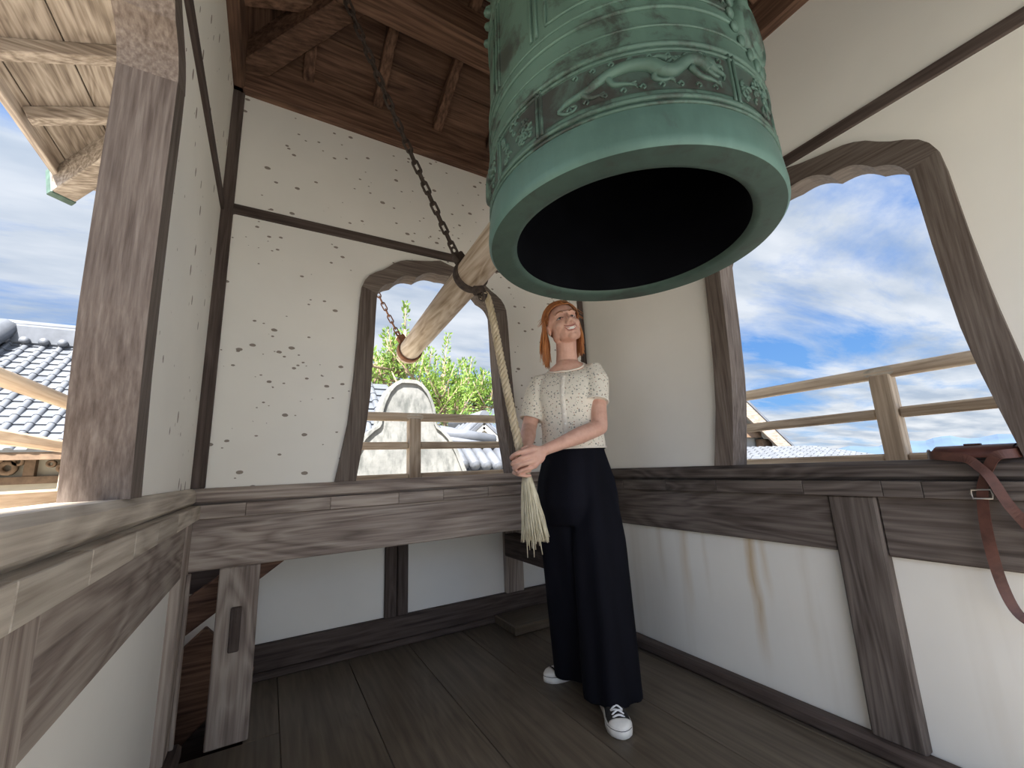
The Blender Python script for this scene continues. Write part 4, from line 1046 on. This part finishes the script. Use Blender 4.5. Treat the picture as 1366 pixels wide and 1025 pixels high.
for s_ in (1, -1):
    ec = face_at(s_ * .031, .001, -.0035)
    ey = build('eye', MB().ell(ec, (.0125, .008, .0050), 16, 10, hax), M_EYEW, body)
    build('iris', MB().ell(ec + hf * .0052 + hu * .0016, (.0062, .0032, .0050), 12, 8, hax), M_IRIS, ey)
    build('upper_lid', MB().tube([face_at(s_ * .017, .000, .0005), face_at(s_ * .024, .0058, .001), face_at(s_ * .032, .0075, .001), face_at(s_ * .040, .0052, .001), face_at(s_ * .046, .0, .0005)], [.0012, .0020, .0024, .0022, .0014], 8), M_LASH, ey)
    build('lower_lid', MB().tube([face_at(s_ * .019, -.0035, .0003), face_at(s_ * .031, -.0062, .0006), face_at(s_ * .043, -.003, .0003)], [.001, .0014, .001], 6), M_LIP, ey)
    build('eyebrow', MB().tube([face_at(s_ * .014, .0205, .0006), face_at(s_ * .028, .0265, .0012), face_at(s_ * .040, .026, .001), face_at(s_ * .051, .019, .0004)], [.0020, .0030, .0026, .0012], 8), M_BROW, body)
tr_ = []
xs = np.linspace(-.023, .023, 13)
for row in (0, 1):
    tr_.append([face_at(x, (-.0612 if row == 0 else -.0695) + 17 * x * x, 0.0) for x in xs])
tf = MB().add([p + hf * .0018 for r in tr_ for p in r] + [p - hf * .004 for r in tr_ for p in r], [(i, i + 1, 14 + i, 13 + i) for i in range(12)] + [(26 + i, 27 + i, 40 + i, 39 + i) for i in range(12)] + [(i, i + 1, 27 + i, 26 + i) for i in range(12)] + [(13 + i, 14 + i, 40 + i, 39 + i) for i in range(12)], True)
build('teeth', tf, M_TEETH, body)
for zz, rr in ((-.0578, .0036), (-.0745, .0042)):
    pts = [face_at(x, zz + (22 if zz > -.07 else 27) * x * x, .0002) for x in np.linspace(-.0285, .0285, 11)]
    build('lip', MB().tube(pts, [rr * (.35 + .65 * math.sin(PI * k / 10)) for k in range(11)], 8), M_LIP, body)

# --- hair
def hairpt(s, ph, y):          # on an ellipsoid round the skull
    c = (0, -.014, .026); rx, ry, rz = .0855, .106, .0925
    yy = max(-.99, min(.99, (y - c[1]) / ry)); q = math.sqrt(1 - yy * yy)
    return H(c[0] + s * rx * q * math.sin(ph), y, c[2] + rz * q * math.cos(ph))
hb = MB(); rnd = random.Random(5)
for i in range(640):
    s = 1 if rnd.random() < .5 else -1
    y0 = rnd.uniform(-.10, .078); back = rnd.uniform(.0, 1.0); part = .12 * -1
    pts = []; n1 = 9
    yend = min(y0, -.004 - .085 * back) if y0 > -.05 else y0 * .9 - .004
    phend = rnd.uniform(1.45, 1.75)
    for k in range(n1):
        t = k / (n1 - 1); ph = t * phend; y = y0 + (yend - y0) * (t ** 1.15); o_ = .0012 * rnd.gauss(0, 1)
        pts.append(hairpt(s, ph + part * s * (1 - t) * .4, y) + hu * (.002 + o_) + hl * s * .001)
    L = rnd.uniform(.12, .20) if s < 0 else rnd.uniform(.12, .185); p = pts[-1].copy(); curl = rnd.gauss(0, .010)
    d = (pts[-1] - pts[-2]); d /= np.linalg.norm(d)
    for k in range(1, 9):
        t = k / 8; d = d * .62 + (-UP) * .38; d /= np.linalg.norm(d)
        p = p + d * L / 8 + (FL if s > 0 else -FL) * (.0015 * math.sin(t * 5 + i) + .001) + hf * (.0012 * math.sin(t * 6 + i * 1.7)) + V3((curl, curl * .4, 0)) * .15
        # keep outside the neck
        q = p - (NT_ + NB) / 2; q[2] = 0; rr = np.linalg.norm(q)
        if rr < .070: p = p + q / (rr + 1e-6) * (.070 - rr)
        pts.append(p.copy())
    n = len(pts); hb.tube(pts, [.0030 + .0020 * math.sin(PI * min(1, k / (n * .6))) if k < n - 3 else .003 * (n - k) / 3.2 for k in range(n)], 5)
for i in range(34):          # loose wisps at the temple and a swept fringe
    s = -1 if i < 22 else 1
    a = hairpt(s, rnd.uniform(.7, 1.35), rnd.uniform(.0, .045)); pts = [a]; p = a
    d = V3(hl * s * .5 - UP * .6 + hf * .1)
    for k in range(8):
        d = d + V3((rnd.gauss(0, .18), rnd.gauss(0, .18), -.08)); p = p + d / np.linalg.norm(d) * rnd.uniform(.006, .012); pts.append(p)
    hb.tube(pts, [.0009] * 8 + [.0004], 4)
for i in range(46):          # fringe from the parting to her left
    y0 = rnd.uniform(.060, .082); pts = []
    s = 1 if i % 3 else -1
    for k in range(9):
        t = k / 8; pts.append(hairpt(s, .05 + t * 1.50, y0 - .052 * t ** 2.0) + (hf * .004 + hl * s * .003) * t)
    hb.tube(pts, [.0026, .003, .003, .003, .0028, .0026, .0024, .002, .001], 5)
cap = MB().ell(H(0, -.014, .026), (.0795 * HS, .1005 * HS, .0872 * HS), 40, 26, hax)
keep = []
for f in cap.f:
    c = np.mean([cap.v[i] for i in f], axis=0); lc = (c - HC) / HS; y, z = lc @ hf, lc @ hu
    if y < .008 + (z - .012) * .95 and z > -.055: keep.append(f)
hb.add(cap.v, keep, True)
tag(build('hair', hb, M_HAIR, person, recalc=False), 'long loose ginger hair', kind='stuff')

# --- blouse
sm = MB()
fold = lambda t, z: .012 * math.sin(5 * t + z * 20) * max(0, (1.25 - z) / .25) + .006 * math.sin(11 * t + 2)
sm.loft([tring(1.032, .150, .112, .002, 48, .0, fold), tring(1.06, .151, .114, .002, 48, 0, fold), tring(1.12, .146, .110, .002, 48, 0, fold), tring(1.20, .150, .112, .006, 48, 0, fold), tring(1.275, .160, .118, .012, 48, 0, fold), tring(1.33, .164, .108, .006, 48), tring(1.37, .158, .094, 0, 48), tring(1.405, .140, .078, -.006, 48, .012), tring(1.43, .105, .062, -.012, 48, .020), tring(1.448, .075, .050, -.016, 48, .024)])
hmL, hmR = PD(795.5, 536, 1.885), PD(708, 559, 2.0)
def sleeve(sh_, hm, r0, r1):
    d = hm - sh_; pth = [sh_ + (NB - sh_) * .42 - UP * .012, sh_ + (NB - sh_) * .10 - UP * .006, sh_ + d * .3, sh_ + d * .6, sh_ + d * .92, hm]
    sm.tube(pth, [.042, r0 * .92, r0 * .99, (r0 + r1) / 2, r1, r1 * .98], 24)
sleeve(shL, hmL, .060, .0565); sleeve(shR, hmR, .058, .054)
sva, sfs = rem(sm, 'shirt', .0052, 4, None)
shirt = finish('blouse', sva, sfs, [M_SHIRT], person)
def ringtube(c, ax, r, rr, n=30):
    ax = V3(ax) / np.linalg.norm(ax); e1_ = np.cross(ax, V3((.1, .2, .97))); e1_ /= np.linalg.norm(e1_); e2_ = np.cross(ax, e1_)
    return MB().tube([c + (e1_ * math.cos(t) + e2_ * math.sin(t)) * r for t in np.linspace(0, 2 * PI, n + 1)[:-1]], rr, 8, closed=True)
build('cuff', ringtube(hmL, hmL - shL, .0535, .0042), M_SHIRT_EDGE, shirt); build('cuff', ringtube(hmR, hmR - shR, .0515, .0042), M_SHIRT_EDGE, shirt)
build('hem', MB().tube([p for p in tring(1.036, .1505, .1125, .002, 48, 0, fold)], .0042, 8, closed=True), M_SHIRT_EDGE, shirt)
sb = BVHTree.FromPolygons([Vector(p) for p in sva], sfs)
def front(z, x=0.0, out=.001):
    o_ = Vector(TC + FL * x + FF * .5 + UP * z); r = sb.ray_cast(o_, Vector(-FF)); return V3(r[0]) + FF * out if r[0] is not None else TC + FF * .11 + UP * z
pz_ = np.linspace(1.038, 1.372, 22); pl = []
for q in (-.011, -.009, .009, .011): pl.append([front(z, q, .0005 if abs(q) > .01 else .0032) for z in pz_])
pm = MB().add([p for r in pl for p in r], [(j * 22 + i, j * 22 + i + 1, (j + 1) * 22 + i + 1, (j + 1) * 22 + i) for j in range(3) for i in range(21)], True)
build('placket', pm, M_SHIRT_EDGE, shirt)
for z in np.linspace(1.06, 1.36, 8):
    build('button', MB().lathe([(0, .0025), (.004, .0022), (.0048, 0), (.0048, -.001)], front(z, 0, .0034), 12, ax=FF), M_TEETH, shirt)
# neckline ribbing where cloth meets skin
nb = []
for k in range(40):
    t = 2 * PI * k / 40; dirv = FL * math.cos(t) * 1.12 + FF * math.sin(t); o_ = NB - UP * .045 + FF * .026
    lo, hi = .02, .14
    # outermost place where skin still shows above the cloth, seen from straight above
    best = .055
    for q in np.linspace(.03, .115, 35):
        p = o_ + dirv * q + UP * .075; a = bvh.ray_cast(Vector(p), Vector((0, 0, -1))); b = sb.ray_cast(Vector(p), Vector((0, 0, -1)))
        za = a[0][2] if a[0] is not None else -9; zb = b[0][2] if b[0] is not None else -9
        if za >= zb: best = q; zz = za
    nb.append(best)
nb = np.array(nb); nb = (np.roll(nb, 1) + 2 * nb + np.roll(nb, -1)) / 4; nb = (np.roll(nb, 1) + 2 * nb + np.roll(nb, -1)) / 4
ring_ = []
for k in range(40):
    t = 2 * PI * k / 40; p = NB - UP * .045 + FF * .026 + (FL * math.cos(t) * 1.12 + FF * math.sin(t)) * nb[k] + UP * .075
    b = sb.ray_cast(Vector(p), Vector((0, 0, -1))); a = bvh.ray_cast(Vector(p), Vector((0, 0, -1)))
    z = max([r[0][2] for r in (a, b) if r[0] is not None] or [1.4]); ring_.append((p[0], p[1], z + .001))
build('neckband', MB().tube(ring_, .0038, 8, closed=True), M_SHIRT_EDGE, shirt)

# --- trousers
tm = MB()
tf_ = lambda t, z: .026 * math.sin(9 * t + 1) * min(1, (1.04 - z) / .1)
tm.loft([tring(1.045, .141, .103, 0, 48), tring(1.02, .145, .107, 0, 48, 0, tf_), tring(.96, .160, .118, 0, 48, 0, tf_), tring(.90, .176, .128, 0, 48, 0, tf_), tring(.83, .186, .134, 0, 48, 0, tf_), tring(.78, .186, .132, 0, 48, 0, tf_), tring(.70, .17, .10, 0, 48, 0, tf_)])
def leg(s_, hemc, ra, rb, phs):
    rings = []; hip = TC + FL * s_ * .086
    for z in np.linspace(.93, .045 if s_ > 0 else .035, 16):
        t = (.93 - z) / .89; c = V3(hip * (1 - t) + V3(hemc) * t); a = .070 + (ra - .070) * min(1, t * 3) ** .6; b = .088 + (rb - .088) * min(1, t * 3) ** .6
        r = []
        for k in range(44):
            q = 2 * PI * k / 44; w = 1 + (.04 + .05 * t) * math.sin(5 * q + phs + 1.3 * t) + .02 * t * math.sin(9 * q + 2 * phs)
            r.append(V3((c[0], c[1], z)) + FL * a * w * math.cos(q) + FF * b * w * math.sin(q))
        rings.append(r)
    tm.loft(rings)
leg(1, (1.262, 1.462, 0), .112, .118, .4); leg(-1, (1.285, 1.715, 0), .108, .112, 2.0)
tva, tfs = rem(tm, 'trousers', .0075, 3, None)
trousers = finish('trousers', tva, tfs, [M_TROUSER], person)
build('waistband', MB().tube([p for p in tring(1.036, .143, .105, 0, 48)], .009, 8, closed=True), M_TROUSER, trousers)

# --- canvas shoes
M_RUB = simple('white_rubber', (.74, .73, .70), .5, 40, .06); M_CANV = simple('black_canvas', (.022, .021, .021), .9, 80, .3); M_LACE = simple('white_lace', (.78, .78, .80), .8); M_STRIPE = simple('black_foxing_line', (.015, .015, .015), .6)
def shoe(origin, d, label):
    d = V3((d[0], d[1], 0)); d /= np.linalg.norm(d); sd = np.cross(d, UP); o_ = V3(origin)
    def S(x, y, z): return o_ + sd * x + d * y + UP * z
    LN = .252
    def hw(t):
        pts = [(0, .006), (.02, .019), (.06, .029), (.15, .0355), (.35, .0345), (.5, .038), (.68, .0455), (.82, .0445), (.91, .036), (.97, .021), (1.0, .005)]
        for (a, b), (c, e) in zip(pts[:-1], pts[1:]):
            if t <= c: return b + (e - b) * (t - a) / (c - a)
        return .005
    T = list(np.linspace(0, 1, 34))
    def outline(z, g): return [S(hw(t) + g, (t - .5) * (LN + 2 * g), z) for t in T] + [S(-hw(t) - g, (t - .5) * (LN + 2 * g), z) for t in T[::-1]]
    sh_ = thing_part('shoe', o_, person, label)
    build('sole', MB().loft([outline(.0, -.004), outline(.003, .001), outline(.016, .002), outline(.030, .001), outline(.033, -.003)]), M_RUB, sh_)
    build('foxing_line', MB().loft([outline(.0275, .0022), outline(.0298, .0022)], cap=False), M_STRIPE, sh_)
    def top(t):
        pts = [(0, .088), (.1, .092), (.3, .090), (.42, .084), (.55, .070), (.68, .057), (.80, .050), (.9, .045), (.97, .038), (1, .033)]
        for (a, b), (c, e) in zip(pts[:-1], pts[1:]):
            if t <= c: return b + (e - b) * (t - a) / (c - a)
    def section(t, g=0.0):
        w, h = hw(t) - .0025 + g, top(t) + g; r = []
        for k in range(13):
            q = PI * k / 12; r.append(S(w * math.copysign(abs(math.cos(q)) ** .75, math.cos(q)), (t - .5) * LN, .03 + (h - .03) * math.sin(q) ** .8))
        return r
    build('upper', MB().loft([section(t) for t in np.linspace(.01, .86, 18)]), M_CANV, sh_)
    build('toe_cap', MB().loft([section(t, .0012) for t in np.linspace(.835, .995, 9)]), M_RUB, sh_)
    build('tongue', MB().loft([[S(x * .018, (t - .5) * LN, top(t) + .003 - .004 * x * x) for x in (-1, -.5, 0, .5, 1)] + [S(x * .018, (t - .5) * LN, top(t) - .004) for x in (1, .5, 0, -.5, -1)] for t in np.linspace(.36, .79, 9)]), M_CANV, sh_)
    def st(x, t): return S(x, (t - .5) * LN, top(t) + .0045 - 18 * x * x)
    for i, t in enumerate((.80, .72, .64, .56, .48)):
        build('lace', MB().tube([st(x, t + (.0 if i == 0 else x * 1.6)) for x in np.linspace(-.022, .022, 7)], .0034, 6), M_LACE, sh_)
        if i: build('lace', MB().tube([st(x, t - x * 1.6) + UP * .002 for x in np.linspace(-.022, .022, 7)], .0034, 6), M_LACE, sh_)
    for s2 in (1, -1):
        build('bow_loop', MB().tube([st(s2 * .003, .44) + UP * .006, st(s2 * .02, .46) + UP * .012, st(s2 * .032, .50) + UP * .01, st(s2 * .03, .55) + UP * .006, st(s2 * .014, .50) + UP * .008, st(0, .45) + UP * .006], .0026, 6), M_LACE, sh_)
    return sh_
def thing_part(name, loc, parent, label):
    o = bpy.data.objects.new(name, None); COL.objects.link(o); o.parent = parent; o.location = Vector(V3(loc) - WORG[parent.name]); WORG[o.name] = V3(loc); o['label'] = label; return o
shoe((1.207, 1.395, 0), (-.105, -.19), 'black canvas shoe with white toe cap pointing to the camera')
shoe((1.27, 1.76, 0), (-.2, .035), 'black canvas shoe set back, seen from the side')
# ------------------------------------------------------------------ shoulder bag on the right sill
M_LEATH = simple('brown_leather', (.115, .043, .032), .45, 25, .3, 0, .4, .15); M_BRASS = simple('dull_metal', (.45, .42, .38), .35, 30, .2, .9)
M_LEATH2 = simple('brown_strap_leather', (.10, .040, .028), .5, 30, .3, 0, .4, .15)
bag = thing('shoulder_bag', 'brown leather shoulder bag lying on the right window sill, strap hanging down', 'bag', (1.845, .40, .93))
def bring(y, k): return [(1.843 + .057 * k * math.cos(t), y, .9485 + .0178 * k * math.sin(t) * (1 if math.sin(t) > 0 else .98)) for t in np.linspace(0, 2 * PI, 25)[:-1]]
build('pouch', MB().loft([bring(.310, .82), bring(.314, .95), bring(.33, 1.0), bring(.40, 1.02), bring(.47, 1.0), bring(.486, .95), bring(.490, .82)]), M_LEATH, bag)
fm = MB(); seg = [(1.783, .935), (1.7835, .950), (1.795, .9640), (1.82, .9695), (1.86, .9700), (1.89, .966)]
fm.add([(x, y, z) for y in (.318, .482) for x, z in seg] + [(x + .0015, y, z - .003) for y in (.318, .482) for x, z in seg], [(i, i + 1, 7 + i, 6 + i) for i in range(5)] + [(12 + i, 13 + i, 19 + i, 18 + i) for i in range(5)] + [(0, 6, 18, 12), (5, 11, 23, 17)], True)
build('flap', fm, M_LEATH, bag)
build('clasp', MB().box(1.815, 1.835, .385, .42, .969, .974, .002), M_LEATH2, bag)
build('strap_ring', MB().tube([(1.80 + .012 * math.cos(t), .496, .948 + .012 * math.sin(t)) for t in np.linspace(0, 2 * PI, 17)[:-1]], .0025, 8, closed=True), M_BRASS, bag)
sp = [(1.80, .500, .9450), (1.772, .485, .9440), (1.755, .450, .9400), (1.747, .405, .9310), (1.742, .385, .910), (1.738, .366, .879), (1.738, .346, .809), (1.74, .327, .766), (1.741, .295, .69), (1.742, .272, .60), (1.742, .285, .535), (1.742, .325, .508), (1.742, .362, .508), (1.742, .385, .537), (1.745, .398, .604), (1.745, .401, .69), (1.746, .398, .77), (1.748, .390, .838), (1.749, .380, .873), (1.752, .362, .915), (1.757, .345, .9375), (1.775, .318, .9420), (1.80, .305, .9440)]
pp = smoothpath(sp, 5); a_, b_ = [], []
for i, p in enumerate(pp):
    t = pp[min(i + 1, len(pp) - 1)] - pp[max(i - 1, 0)]; t /= np.linalg.norm(t)
    q = i / (len(pp) - 1); tw = .9 * math.sin(q * 9) * math.sin(PI * q)
    w = np.cross(t, V3((1, 0, 0))); w /= np.linalg.norm(w); n_ = np.cross(w, t); edge = min(1, 8 * q, 8 * (1 - q))
    # flat on the sill near its ends, turning freely where it hangs
    w2 = w * math.cos(tw) + n_ * math.sin(tw) * .8
    a_.append((p, w2, np.cross(w2, t)))
rings = [[p + w * .0125 + n_ * .0015, p + w * .0125 - n_ * .0015, p - w * .0125 - n_ * .0015, p - w * .0125 + n_ * .0015] for p, w, n_ in a_]
strap_ = build('strap', MB().loft(rings, smooth=False), M_LEATH2, bag)
bc = V3((1.7425, .391, .832))
build('buckle', MB().tube([bc + V3((0, y, z)) for y, z in ((-.019, -.011), (.019, -.013), (.021, 0), (.019, .012), (-.019, .013), (-.021, 0))], .0026, 6, closed=True), M_BRASS, strap_)
